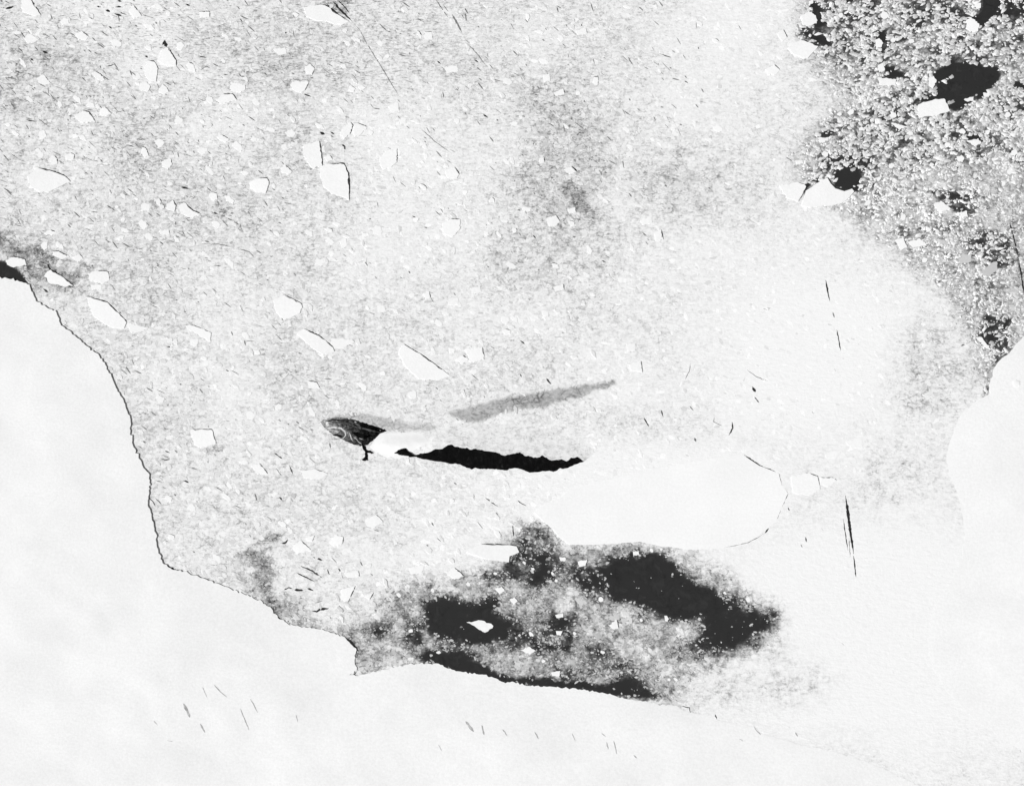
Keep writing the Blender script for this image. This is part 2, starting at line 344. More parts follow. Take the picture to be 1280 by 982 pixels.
def open_field(U, V):
    wu = U + (fbm(U / 22, V / 22, 3, 4) - .5) * 24 + (fbm(U / 7, V / 7, 31, 3) - .5) * 10
    wv = V + (fbm(U / 22, V / 22, 9, 4) - .5) * 18 + (fbm(U / 7, V / 7, 37, 3) - .5) * 9
    low = fbm(U / 95, V / 80, 5, 4)
    base = .11 + (low - .5) * .22
    calm = np.maximum.reduce([np.exp(-(((U - 1020) / 190) ** 2 + ((V - 440) / 170) ** 2)), np.exp(-(((U - 1090) / 250) ** 4 + ((V - 790) / 170) ** 4)),
                              .6 * np.exp(-(((U - 900) / 120) ** 2 + ((V - 60) / 90) ** 2)), .5 * np.exp(-(((U - 520) / 130) ** 2 + ((V - 240) / 130) ** 2)), np.exp(-(((U - 820) / 200) ** 4 + ((V - 620) / 80) ** 4))])
    base = base * (1 - .95 * np.clip(calm * 1.15, 0, 1))
    out = base
    for val, fe, poly in OPEN:
        p = np.array(poly, float); x0, y0 = p.min(0) - fe * 1.6 - 14; x1, y1 = p.max(0) + fe * 1.6 + 14
        s = (U >= x0) & (U <= x1) & (V >= y0) & (V <= y1)
        if not s.any(): continue
        sharp = 1.0 if fe > 4.5 else (.7 if fe > 3.5 else .35)
        qu = U[s] + (wu[s] - U[s]) * sharp; qv = V[s] + (wv[s] - V[s]) * sharp
        d = sdist(qu, qv, p)
        k = sstep(fe * .9, -fe * .55, d)
        mott = ((fbm(U[s] / 8, V[s] / 8, 51, 3) - .5) * .55 + (fbm(U[s] / 26, V[s] / 22, 57, 3) - .5) * .55) * (1 if .3 < val < .9 else .3)
        out_s = out[s]
        out[s] = np.maximum(out_s, out_s + (val + mott - out_s) * k)
    return np.clip(out, 0, 1)
OO = open_field(UU, VV)
PWT = (np.array([[.5]]))

# exclusion raster for the loose ice, one cell a photo pixel
EX = np.zeros((V1 - V0 + 1, U1 - U0 + 1), bool)
def exclude(poly, grow=0.0):
    p = np.array(poly, float); x0, y0 = np.floor(p.min(0) - grow - 1).astype(int); x1, y1 = np.ceil(p.max(0) + grow + 1).astype(int)
    x0 = max(x0, U0); y0 = max(y0, V0); x1 = min(x1, U1); y1 = min(y1, V1)
    if x1 <= x0 or y1 <= y0: return
    a, c = np.meshgrid(np.arange(x0, x1 + 1), np.arange(y0, y1 + 1))
    d = sdist(a.astype(float), c.astype(float), p)
    EX[y0 - V0:y1 - V0 + 1, x0 - U0:x1 - U0 + 1] |= d < grow

# ------------------------------------------------------------------ sea and pack ice
S = 60000.0
sea = mesh_obj('sea', [(-S, -S, 0), (S, -S, 0), (S, S, 0), (-S, S, 0)], [(0, 1, 2, 3)], M_water)
tag(sea, 'dark open sea water showing in pools between the ice', 'sea', kind='structure')

Z_PACK = 0.3
gz = G(UU, VV, Z_PACK)
nv, nu = UU.shape
# stretch the outermost ring far out so the pack runs on to the horizon
gz[0, :, 1] = 40000; gz[-1, :, 1] = -40000; gz[:, 0, 0] = -40000; gz[:, -1, 0] = 40000
idx = np.arange(nv * nu).reshape(nv, nu)
quads = np.stack([idx[1:, :-1], idx[1:, 1:], idx[:-1, 1:], idx[:-1, :-1]], -1).reshape(-1, 4)
om = np.minimum.reduce([OO[1:, :-1], OO[1:, 1:], OO[:-1, 1:], OO[:-1, :-1]]).ravel()
quads = quads[om < .985]                      # real holes down to the water
pack = fast_mesh('pack_ice', gz.reshape(-1, 3), quads.ravel(), np.arange(len(quads)) * 4, M_pack)
at = pack.data.attributes.new('open', 'FLOAT', 'POINT'); at.data.foreach_set('value', OO.ravel().astype(np.float32))
stk = np.clip(np.exp(-(((UU - 120) / 330) ** 2 + ((VV - 90) / 230) ** 2)) + .8 * np.exp(-(((UU - 520) / 170) ** 2 + ((VV - 40) / 140) ** 2)) + .22, 0, 1) * sstep(1000, 800, UU)
stk *= .35 + .65 * sstep(.35, .65, fbm(UU / 60, VV / 45, 191, 3))
at = pack.data.attributes.new('streak', 'FLOAT', 'POINT'); at.data.foreach_set('value', stk.ravel().astype(np.float32))
tag(pack, 'grey white frozen pack ice between the ice shelves', 'sea ice', kind='structure')

# ------------------------------------------------------------------ ice shelves
def sheet(name, outline, mat, hfun, inner, parent=None, step=3.0, amp=.5, seed=1, zbase=-.4, rim=.0, smooth=True, rough=True):
    """solid sheet of ice or snow: outline in photo pixels, hfun(u, v) = height of its top"""
    ol = rough_poly(outline, step, amp, seed) if rough else np.array(outline, float)
    n = len(ol)
    x0, y0 = ol.min(0); x1, y1 = ol.max(0)
    r = np.random.default_rng(seed + 100)
    a, c = np.meshgrid(np.arange(x0, x1, inner), np.arange(y0, y1, inner))
    a = a.ravel() + r.uniform(-.3, .3, a.size) * inner; c = c.ravel() + r.uniform(-.3, .3, c.size) * inner
    d = sdist(a, c, ol); k = d < -inner * .55
    pts = np.concatenate([ol, np.stack([a[k], c[k]], 1)])
    vv, ee, ff, ov, oe, of = delaunay_2d_cdt([Vector(p) for p in pts.tolist()], [(i, (i + 1) % n) for i in range(n)], [list(range(n))], 1, 1e-5)
    pv = np.array([(p.x, p.y) for p in vv])
    dd = np.minimum(sdist(pv[:, 0], pv[:, 1], ol), 0)
    zz = hfun(pv[:, 0], pv[:, 1], -dd)
    V3 = G(pv[:, 0], pv[:, 1], zz)
    faces = []
    for f in ff:
        p = V3[list(f)]
        nz = np.cross(p[1] - p[0], p[2] - p[0])[2]
        faces.append(tuple(f) if nz > 0 else tuple(reversed(f)))
    # walls from the border edges of the top
    cnt = {}
    for f in faces:
        for i in range(len(f)):
            e = (f[i], f[(i + 1) % len(f)]); cnt[e] = 1
    bord = [e for e in cnt if (e[1], e[0]) not in cnt]
    low = {}; upp = {}; verts = V3.tolist()
    for e in bord:                                        # walls have their own rim, so the edge stays crisp
        for q in e:
            if q not in low:
                upp[q] = len(verts); verts.append(V3[q].tolist())
                low[q] = len(verts); verts.append([V3[q][0], V3[q][1], zbase])
    nt_ = len(faces)
    for a_, b_ in bord: faces.append((upp[b_], upp[a_], low[a_], low[b_]))
    o = mesh_obj(name, verts, faces, mat, parent)
    if smooth: o.data.polygons.foreach_set('use_smooth', [i < nt_ for i in range(len(faces))])
    return o
def h_west(u, v, d):
    taper = 1 - .86 * sstep(500, 870, u)
    fadeb = 1 - .45 * sstep(200, 330, u) * (v > 700)
    h = 3.8 * taper * fadeb
    return np.maximum(h, .6) + fbm(u / 70, v / 50, 71, 4) * 5 * sstep(0, 120, d) + fbm(u / 14, v / 11, 75, 3) * .9 * sstep(0, 14, d)
def h_east(u, v, d):
    h = .42 + 1.0 * (1 - sstep(470, 560, v))
    return h + fbm(u / 70, v / 50, 81, 4) * 5 * sstep(0, 120, d) + fbm(u / 14, v / 11, 85, 3) * .7 * sstep(0, 14, d)
w_shelf = sheet('ice_shelf', SHELF_W, M_shelf, h_west, 9, step=2.4, amp=.75, seed=3)
tag(w_shelf, 'broad smooth white ice shelf along the left and lower edge of the photo', 'ice shelf', kind='structure')
e_shelf = sheet('ice_shelf', SHELF_E, M_shelf, h_east, 9, step=3.2, amp=.5, seed=4)
tag(e_shelf, 'smooth white ice shelf along the right edge of the photo', 'ice shelf', kind='structure')
exclude(SHELF_W, 1); exclude(SHELF_E, 1)

# crevasse slits in the shelf (parts of the shelf) and cracks in the pack (parts of the pack)
def ribbon(name, line, width, mat, parent, zf=Z_PACK + .05, seed=0, taper=True, excl=True):
    ln = rough_poly(line, 2.2, .18, seed, close=False); n = len(ln)
    r = np.random.default_rng(seed + 7)
    d = np.gradient(ln, axis=0); d /= np.linalg.norm(d, axis=1)[:, None] + 1e-9
    nr = np.stack([-d[:, 1], d[:, 0]], 1)
    s = np.linspace(0, 1, n)
    wd = width * .5 * ((np.clip(np.minimum(s, 1 - s) * 5, .18, 1)) if taper else 1) * r.uniform(.6, 1.25, n)
    A = ln + nr * wd[:, None]; B = ln - nr * wd[:, None]
    z = zf(ln[:, 0], ln[:, 1]) if callable(zf) else np.full(n, zf)
    V3 = np.concatenate([G(A[:, 0], A[:, 1], z), G(B[:, 0], B[:, 1], z)])
    fs = [(i, i + 1, n + i + 1, n + i) for i in range(n - 1)]
    p = V3[list(fs[0])]
    if np.cross(p[1] - p[0], p[2] - p[0])[2] < 0: fs = [tuple(reversed(f)) for f in fs]
    o = mesh_obj(name, V3, fs, mat, parent)
    if excl: exclude(np.concatenate([A, B[::-1]]), .8)
    return o
CRACKS = [  # (line, width, slush?)
    ([(930, 568), (950, 582), (973, 591)], 2.0, 0), ([(974, 592), (977, 608), (985, 616)], 1.4, 0), ([(985, 617), (977, 632), (970, 651)], 2.1, 0), ([(961, 660), (956, 666)], 2.0, 0),
    ([(955, 667), (935, 678), (905, 684)], .8, 1),
    ([(1057, 619), (1061, 650), (1067, 692)], 3.4, 0), ([(1067, 694), (1070, 721)], 1.6, 0), ([(1054, 648), (1057, 668), (1060, 688)], 1.1, 0), ([(1061, 672), (1063, 696)], .8, 1),
    ([(1032, 350), (1037, 376)], 1.9, 0), ([(1041, 390), (1043, 397)], 1.5, 1), ([(1046, 412), (1051, 438)], 1.5, 0),
    ([(1262, 277), (1268, 300), (1273, 322)], 2.0, 0), ([(1273, 325), (1277, 345), (1281, 371)], 2.0, 0),
    ([(408, 5), (416, 12), (424, 19)], 1.8, 0), ([(416, 2), (424, 11), (433, 20), (440, 27)], 2.6, 0), ([(422, 0), (430, 8), (437, 17)], 1.4, 0),
    ([(440, 27), (450, 38), (458, 54), (468, 70), (478, 86), (490, 106), (500, 122)], 1.1, 1),
    ([(565, 18), (573, 32), (577, 41)], 2.2, 1), ([(545, 0), (553, 12), (560, 22)], 1.2, 1), ([(585, 55), (597, 68), (607, 82)], 1.2, 1), ([(525, 160), (545, 178), (562, 190)], 1.0, 1),
    ([(376, 707), (390, 713), (403, 722)], 2.0, 0), ([(370, 715), (382, 721), (394, 727)], 1.3, 0), ([(355, 737), (361, 734), (366, 735)], 1.5, 0), ([(368, 737), (379, 737.5)], 3.0, 0),
    ([(384, 735), (392, 738)], 2.6, 0), ([(390, 763), (396, 764), (400, 761), (411, 760)], 3.0, 0), ([(409, 711), (412, 718)], 2.0, 0), ([(421, 707), (427, 716)], 1.5, 0),
    ([(391, 696), (403, 700)], 2.0, 0), ([(352, 679), (357, 678), (360, 674)], 1.8, 0), ([(372, 748), (378, 747)], 1.6, 0), ([(393, 753), (404, 751)], 1.0, 1),
    ([(204, 707), (213, 710), (223, 715)], 4.6, 0), ([(229, 717), (236, 713)], 1.8, 0), ([(433, 797), (441, 804), (448, 813)], 2.4, 0), ([(435, 842), (440, 845), (446, 839)], 1.4, 0),
    ([(186, 622), (191, 626), (194, 632)], 1.4, 0), ([(194, 622), (202, 630)], 1.2, 1), ([(343, 767), (352, 774), (361, 781)], 1.6, 0),
    ([(641, 656), (642, 671)], 1.4, 0), ([(607, 622), (615, 628), (623, 633)], 1.1, 0), ([(647, 625), (652, 629), (658, 632)], 1.3, 0), ([(592, 617), (593, 625)], .9, 1),
    ([(940, 483), (945, 490)], 3.2, 0), ([(943, 496), (949, 503)], 1.4, 0), ([(934, 462), (946, 471), (960, 476)], .8, 1), ([(915, 527), (916, 535), (911, 544)], 1.8, 0),
    ([(893, 521), (892, 527), (903, 532)], .9, 1), ([(868, 547), (870, 552)], 2.6, 1), ([(862, 507), (867, 513)], 1.2, 1), ([(863, 454), (862, 463), (856, 475)], .9, 1),
    ([(805, 522), (811, 533)], 1.6, 0), ([(826, 512), (829, 521)], 1.4, 0), ([(800, 540), (803, 541)], 2.0, 1), ([(605, 533), (611, 538)], 1.0, 1),
    ([(683, 473), (689, 480)], 2.4, 0), ([(664, 467), (667, 470)], 1.6, 0), ([(650, 467), (652, 471)], 1.8, 0), ([(650, 425), (656, 430)], 1.6, 0), ([(690, 451), (693, 453)], 2.0, 0),
    ([(752, 325), (757, 328)], 1.8, 0), ([(661, 373), (663, 376)], 2.6, 0), ([(462, 328), (464, 330)], 2.2, 0), ([(522, 391), (525, 393)], 2.0, 0),
    ([(412, 553), (413, 560)], 1.2, 0), ([(419, 480), (428, 484)], 1.0, 1), ([(343, 566), (353, 573)], 1.4, 0), ([(362, 581), (366, 592)], 1.5, 0), ([(345, 585), (352, 594)], 1.0, 1),
    ([(228, 599), (236, 603)], 2.2, 0), ([(206, 563), (213, 566)], 1.4, 0), ([(205, 575), (213, 574)], 1.2, 0), ([(349, 621), (353, 625)], 1.8, 0), ([(168, 463), (177, 467)], 1.4, 1),
    ([(208, 433), (216, 434)], 1.8, 0), ([(268, 332), (276, 332.5)], 1.2, 0), ([(282, 462), (286, 464)], 1.8, 0), ([(287, 481), (289, 484)], 1.8, 1), ([(237, 466), (242, 470)], 1.8, 1),
    ([(54, 361), (60, 365)], 2.2, 0), ([(60, 326), (61, 334), (64, 338)], 2.2, 0), ([(62, 322), (68, 322)], 1.4, 0), ([(70, 313), (77, 316)], 1.6, 0), ([(37, 336), (40, 338)], 3.0, 0), ([(42, 347), (52, 345)], 1.0, 1), ([(78, 384), (81, 382)], 1.2, 1),
    ([(264, 265), (272, 267)], 1.6, 0), ([(256, 301), (262, 303)], 2.6, 1), ([(262, 304), (278, 306), (292, 309)], 1.0, 1), ([(300, 311), (312, 315), (318, 322)], 1.4, 1), ([(280, 270), (294, 278), (300, 282), (304, 291)], 1.4, 1),
    ([(227, 234), (236, 236)], 2.6, 0), ([(228, 289), (231, 294)], 1.8, 1), ([(400, 165), (406, 168)], 2.8, 0), ([(413, 165), (418, 168)], 2.4, 0), ([(427, 181), (431, 183), (431, 190)], 2.0, 0),
    ([(353, 41), (359, 41)], 2.0, 0), ([(320, 39), (323, 41)], 1.6, 0), ([(232, 5), (238, 8)], 1.8, 0), ([(300, 20), (310, 24)], 1.4, 1), ([(349, 0), (352, 4)], 1.8, 0), ([(380, 118), (389, 121)], 1.4, 0), ([(279, 94), (285, 93)], 1.2, 0), ([(250, 88), (258, 83), (264, 86)], 1.2, 1),
    ([(7, 11), (12, 10), (17, 8)], 2.6, 0), ([(121, 8), (126, 9)], 2.0, 0), ([(132, 13), (139, 15)], 2.6, 0), ([(144, 9), (152, 9)], 1.8, 0), ([(143, 17), (152, 20)], 2.0, 0), ([(147, 1), (152, 2)], 2.2, 0), ([(111, 22), (117, 24)], 1.8, 1), ([(136, 33), (140, 36)], 2.0, 0),
    ([(53, 64), (60, 67)], 2.4, 0), ([(134, 83), (143, 81)], 1.4, 0), ([(181, 70), (185, 72)], 2.2, 0), ([(38, 73), (42, 76)], 2.2, 0), ([(32, 150), (46, 152)], 1.2, 0), ([(98, 65), (101, 66)], 2.0, 0), ([(203, 56), (206, 52), (208, 59)], 4.5, 0),
    ([(815, 59), (817, 62)], 2.4, 0), ([(824, 67), (832, 70), (839, 72)], 1.0, 0), ([(826, 90), (829, 93)], 1.8, 0), ([(842, 152), (844, 154)], 1.8, 0), ([(604, 143), (610, 147)], 2.0, 0), ([(665, 177), (667, 181)], 2.0, 0), ([(666, 294), (670, 298)], 2.2, 0), ([(515, 270), (520, 272)], 1.6, 0),
    ([(718, 210), (721, 215)], 2.6, 0), ([(518, 128), (521, 130)], 2.6, 0), ([(546, 76), (551, 80)], 1.6, 0), ([(593, 75), (598, 78)], 1.6, 0), ([(626, 24), (628, 26)], 2.2, 0), ([(1201, 432), (1206, 431)], 1.8, 0), ([(1195, 465), (1199, 466)], 1.2, 1),
    ([(985, 634), (987, 638)], 2.4, 0), ([(1007, 671), (1008, 677)], 2.2, 0), ([(1001, 680), (1003, 684)], 1.4, 1), ([(1027, 660), (1029, 663)], 1.4, 1), ([(1052, 803), (1055, 806)], 1.8, 1), ([(852, 882), (862, 884), (863, 891)], 1.2, 0), ([(894, 892), (896, 901)], 1.6, 0), ([(1045, 464), (1043, 461)], 1.6, 1), ([(1015, 514), (1017, 517)], 2.0, 1),
]
for i, (ln, wd, sl) in enumerate(CRACKS):
    ribbon('crack', ln, wd, M_slush_shade if sl else M_crack_shade, pack, seed=i + 200)
def z_shelf(u, v):
    d = np.maximum(-sdist(np.asarray(u, float), np.asarray(v, float), np.array(SHELF_W, float)), 0)
    return h_west(np.asarray(u, float), np.asarray(v, float), d) + .5
CREV = [([(229, 879), (233, 886), (237, 896)], 5.5, 1), ([(250, 904), (256, 915)], 2.6, 1), ([(267, 855), (275, 864), (284, 871)], 1.6, 1), ([(300, 885), (305, 897), (311, 912)], 1.6, 1), ([(313, 873), (322, 890)], 1.4, 1),
        ([(253, 858), (259, 872)], 1.0, 1), ([(370, 893), (372, 902)], 1.4, 1), ([(192, 900), (197, 906)], .9, 1), ([(209, 925), (216, 926)], .9, 1),
        ([(582, 901), (587, 908), (592, 914)], 5.0, 1), ([(602, 906), (605, 918)], 2.6, 1), ([(628, 911), (634, 919)], 1.2, 1), ([(668, 914), (673, 923)], 2.0, 1), ([(715, 916), (719, 926)], 1.4, 1), ([(752, 916), (757, 920)], 1.6, 1), ([(758, 927), (760, 936)], 1.6, 1),
        ([(767, 925), (771, 942)], 1.5, 1), ([(792, 943), (796, 947)], 2.2, 1), ([(548, 930), (552, 938)], 1.2, 1), ([(942, 907), (945, 912), (951, 918)], 1.4, 1), ([(994, 915), (997, 920)], 2.4, 1), ([(924, 923), (929, 926)], 1.4, 1)]
for i, (ln, wd, sl) in enumerate(CREV):
    ribbon('crevasse', ln, wd * .65, M_firn, w_shelf, zf=z_shelf, seed=i + 500, excl=False)

# ------------------------------------------------------------------ the rocky island
isl = empty('rocky_island', G(470, 570, 0).tolist())
tag(isl, 'small snow saddled island with dark rocky headland and long black cliff', 'island')
IO = np.array(isl.location)
def to_isle(o):
    o.parent = isl; o.location = (-IO).tolist(); return o
def seg_interp(line, n):
    l = np.array(line, float); s = np.r_[0, np.cumsum(np.hypot(*np.diff(l, axis=0).T))]; q = np.linspace(0, s[-1], n)
    return np.stack([np.interp(q, s, l[:, 0]), np.interp(q, s, l[:, 1])], 1)
# long black cliff: crest to foot, craggy
NC, NR = 190, 14
ct = seg_interp(C_TOP, NC); cb = seg_interp(C_BOT, NC)
ct[1:-1, 1] += (fbm(np.arange(NC - 2) / 4.5, np.zeros(NC - 2), 91, 4) - .5) * (1.0 + 4.5 * vnoise(np.arange(NC - 2) / 17, np.zeros(NC - 2), 191))
cb[1:-1, 1] += (fbm(np.arange(NC - 2) / 4.5, np.ones(NC - 2), 93, 4) - .5) * (.8 + 5.0 * vnoise(np.arange(NC - 2) / 17, np.ones(NC - 2), 193)) + .8
endt = np.clip(np.minimum(np.arange(NC) / 22, (NC - 1 - np.arange(NC)) / 50), 0, 1)
crest = .8 + 6 * endt * (.85 + .3 * fbm(np.arange(NC) / 45, np.zeros(NC), 95, 2))
V3 = []
for j in range(NR):
    f = j / (NR - 1)
    uv = ct * (1 - f) + cb * f
    z = crest * (1 - f) ** 1.05 + .2
    cr = (fbm(uv[:, 0] / 5, uv[:, 1] / 9, 97, 4) - .5) * 3.5 * endt * math.sin(math.pi * f)
    V3.append(G(uv[:, 0], uv[:, 1], np.maximum(z + cr, .2)))
V3 = np.array(V3)
ii = np.arange(NC * NR).reshape(NR, NC)
fq = np.stack([ii[1:, :-1], ii[1:, 1:], ii[:-1, 1:], ii[:-1, :-1]], -1).reshape(-1, 4)
to_isle(mesh_obj('rock_cliff', V3.reshape(-1, 3), fq, M_rock))
# snow slope running down behind the crest
NB = 12
back = seg_interp([(512, 541), (545, 534), (600, 527), (660, 528), (710, 543), (748, 562)], NC)
V4 = []
for j in range(NB):
    f = j / (NB - 1); uv = ct * (1 - f) + back * f
    z = (crest + .4) * (1 - f) ** 1.3 + .2 + (fbm(uv[:, 0] / 16, uv[:, 1] / 12, 99, 4) - .5) * 1.0 * math.sin(math.pi * f) * endt
    if j == NB - 1: z = z * 0 - .3
    V4.append(G(uv[:, 0], uv[:, 1], z))
V4 = np.array(V4); ii = np.arange(NC * NB).reshape(NB, NC)
fq = np.stack([ii[:-1, :-1], ii[:-1, 1:], ii[1:, 1:], ii[1:, :-1]], -1).reshape(-1, 4)
to_isle(mesh_obj('snow_slope', V4.reshape(-1, 3), fq, M_pack, smooth=True))
sl = isl.children[-1]; at = sl.data.attributes.new('open', 'FLOAT', 'POINT'); at.data.foreach_set('value', np.full(len(sl.data.vertices), .085, np.float32))
SADDLE = [(470, 547), (478, 541), (496, 541), (520, 540), (545, 543), (560, 551), (556, 556), (545, 560), (530, 566), (516, 570), (500, 573), (482, 571), (470, 565), (462, 558)]
to_isle(sheet('snow_saddle', SADDLE, M_isle_snow, lambda u, v, d: .6 + 3.6 * sstep(0, 17, d) + (fbm(u / 12, v / 9, 111, 3) - .5) * 1.2 * sstep(0, 6, d), 2.5, step=3, amp=.4, seed=31))
def h_head(u, v, d):
    pk = np.exp(-(((u - 456) / 26) ** 2 + ((v - 540) / 11) ** 2))
    return .6 + (5 + 15 * pk) * sstep(0, 13, d) + (fbm(u / 6, v / 4, 121, 4) - .5) * 11 * sstep(0, 5, d)
to_isle(sheet('rock_headland', HEAD, M_head, h_head, 1.5, step=1.8, amp=.45, seed=33, smooth=False))
def on_head(u, v):
    u = np.asarray(u, float); v = np.asarray(v, float)
    return h_head(u, v, np.maximum(-sdist(u, v, np.array(HEAD, float)), 0)) + 1.4
def drape(name, line, width, mat, seed, zf=on_head):
    o = ribbon(name, line, width, mat, None, zf=zf, seed=seed, excl=False); return to_isle(o)
drape('snow_gully', [(405, 531), (410, 535), (418, 534), (426, 535), (431, 539), (432, 544), (428, 549)], 1.9, M_greyfloe, 601)
drape('snow_gully', [(436, 540), (438, 544), (439, 548), (441, 551)], 1.3, M_greyfloe, 602)
drape('snow_gully', [(442, 546), (446, 549), (448, 552), (452, 555)], 1.3, M_greyfloe, 603)
drape('rock_ledge', [(440, 532), (455, 536), (466, 539), (476, 540)], 3.0, M_grey, 604)
drape('rock_ledge', [(412, 527), (424, 528), (438, 530)], 2.6, M_grey, 605)
drape('rock_ledge', [(452, 530), (462, 533), (472, 536), (480, 537.5)], 2.2, M_rock, 606)
drape('rock_ledge', [(405, 527), (418, 524.5), (436, 526)], 1.5, M_rock, 607)
drape('rock_ledge', [(436, 527), (446, 530), (452, 534)], 2.6, M_grey, 608)
drape('rock_ledge', [(440, 540), (450, 544), (458, 545), (464, 544)], 6.0, M_rock, 610)
drape('rock_ledge', [(416, 543.5), (423, 544), (428, 546)], 2.4, M_rock, 613)
drape('snow_gully', [(411, 538), (417, 537.5), (424, 540)], 1.0, M_greyfloe, 611)
drape('snow_gully', [(447, 545), (450, 548), (455, 549.5)], .9, M_greyfloe, 612)
# narrow rock spur and a lone outcrop that stick out of the snow
to_isle(sheet('rock_spur', [(452, 555), (456, 557), (458, 562), (463, 563), (467, 566), (464, 567), (459, 565), (459.5, 571), (460, 575), (455, 575.5), (452, 574), (456, 571), (456.5, 565), (453, 560)],
              M_rock, lambda u, v, d: 1.6 + 1.5 * sstep(0, 2, d), 1.2, step=1.6, amp=.3, seed=35, smooth=False))
to_isle(sheet('rock_outcrop', [(493, 566), (498, 562), (503, 560.5), (507, 560), (510, 564), (514, 566), (519, 569), (514, 570.5), (508, 569), (502, 568.5)],
              M_rock, lambda u, v, d: 4.5 + 2 * sstep(0, 3, d), 1.3, step=1.6, amp=.35, seed=36, smooth=False))
exclude(HEAD, 1); exclude(SADDLE, 1); exclude(np.concatenate([ct, cb[::-1]]), 1.5); exclude(np.concatenate([ct, back[::-1]]), -2)

# grey bands laid on the pack behind the island
def grey_band(outline, level, label, seed):
    ol = np.array(outline, float)
    x0, y0 = ol.min(0) - 9; x1, y1 = ol.max(0) + 9
    a, c = np.meshgrid(np.arange(x0, x1, 1.25), np.arange(y0, y1, 1.25))
    wa = a + (fbm(a / 8, c / 8, seed, 3) - .5) * 6; wc = c + (fbm(a / 8, c / 8, seed + 5, 3) - .5) * 5
    d = sdist(wa, wc, ol) - 1.2
    k = sstep(3.2, -3.2, d) * (.82 + .36 * fbm(a / 11, c / 9, seed + 9, 3))
    base = open_field(a, c)
    val = np.clip(base + (level - base) * k, 0, 1)
    P3 = G(a, c, Z_PACK + .06); n1, n2 = a.shape
    ii = np.arange(n1 * n2).reshape(n1, n2)
    q = np.stack([ii[1:, :-1], ii[1:, 1:], ii[:-1, 1:], ii[:-1, :-1]], -1).reshape(-1, 4)
    kk = np.maximum.reduce([k[1:, :-1], k[1:, 1:], k[:-1, 1:], k[:-1, :-1]]).ravel() > .02
    q = q[kk]
    o = fast_mesh('grey_ice_band', P3.reshape(-1, 3), q.ravel(), np.arange(len(q)) * 4, M_band)
    at = o.data.attributes.new('open', 'FLOAT', 'POINT'); at.data.foreach_set('value', val.ravel().astype(np.float32))
    tag(o, label, 'ice lead'); exclude(ol, 1.0)  # grey band laid on the pack, not surely a lead
BAND_A = [(562, 516), (580, 511), (605, 506), (622, 499), (640, 496), (660, 494), (690, 488), (720, 484), (745, 480), (768, 477), (770, 480), (745, 486), (722, 496), (700, 501), (682, 507), (668, 509), (640, 511), (622, 517), (602, 525), (585, 526), (572, 521)]
BAND_B = [(412, 523), (430, 519), (450, 518.5), (470, 521), (492, 524), (512, 529), (530, 530), (545, 533), (541, 538), (522, 537), (500, 537), (480, 538), (455, 530), (430, 524)]
grey_band(BAND_A, .36, 'long grey band above the black cliff', 131)
grey_band(BAND_B, .27, 'faint grey strip along the top of the rocky headland', 141)

# ------------------------------------------------------------------ floes one can tell apart
def shade_cracks(ol, width, seed, closed=True, zf=Z_PACK + .05):
    """dark strip along raised ice edges: painted cast shadow, partly a water gap"""
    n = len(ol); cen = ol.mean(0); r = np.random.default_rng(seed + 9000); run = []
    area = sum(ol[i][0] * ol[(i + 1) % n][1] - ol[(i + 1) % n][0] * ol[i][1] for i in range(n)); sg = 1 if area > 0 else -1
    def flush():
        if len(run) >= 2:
            ribbon('crack', [tuple(p) for p in run], width * r.uniform(.7, 1.2), M_crack_shade, pack, zf=zf, seed=int(r.integers(1e6)))  # deepens the cast shadow by colour, partly open water
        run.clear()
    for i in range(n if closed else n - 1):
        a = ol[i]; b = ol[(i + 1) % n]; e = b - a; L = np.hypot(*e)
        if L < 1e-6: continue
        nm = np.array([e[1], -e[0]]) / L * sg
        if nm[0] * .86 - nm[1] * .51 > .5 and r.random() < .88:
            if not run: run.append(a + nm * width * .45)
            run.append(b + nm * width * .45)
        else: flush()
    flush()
shade_cracks(np.array(SHELF_W[2:62], float), 2.0, 77, closed=False)
def floe(outline, h, label, group=None, mat=None, cat='ice floe', seed=0, dome=.25, inner=None, name='ice_floe', shade_width=0.0):
    ol = np.array(outline, float); size = np.ptp(ol, axis=0).max()
    cx, cy = ol.mean(0)
    nx = np.roll(ol, -1, 0); outline = np.stack([ol * .97 + nx * .03, ol * .03 + nx * .97], 1).reshape(-1, 2)     # worn corners
    inner = inner or max(2.2, size / 5); h = h * .62
    r = np.random.default_rng(seed); tx, ty = r.normal(0, .006, 2)
    def hf(u, v, d):
        p = (u - cx) * 2 * tx + (v - cy) * 2 * ty
        return np.maximum(h * (.95 + .05 * sstep(0, 1.6, d)) + p + (fbm(u / 9, v / 9, seed + 400, 3) - .5) * h * dome, .45)
    o = sheet(name, outline, mat or M_floe, hf, inner, step=max(1.6, size / 12), amp=min(.55, .2 + size / 90), seed=seed + 1000, smooth=False)
    c = G(cx, cy, 0); o.location = c.tolist()
    n = len(o.data.vertices); co = np.empty(n * 3, np.float32); o.data.vertices.foreach_get('co', co)
    o.data.vertices.foreach_set('co', (co.reshape(-1, 3) - c.astype(np.float32)).ravel()); o.data.update()
    exclude(outline, .6)
    if shade_width: shade_cracks(ol, shade_width, seed)
    return tag(o, label, cat, group)
bf = floe(BIGFLOE, .85, 'very large smooth oval white floe right below the black cliff', seed=5, inner=8, dome=.3)
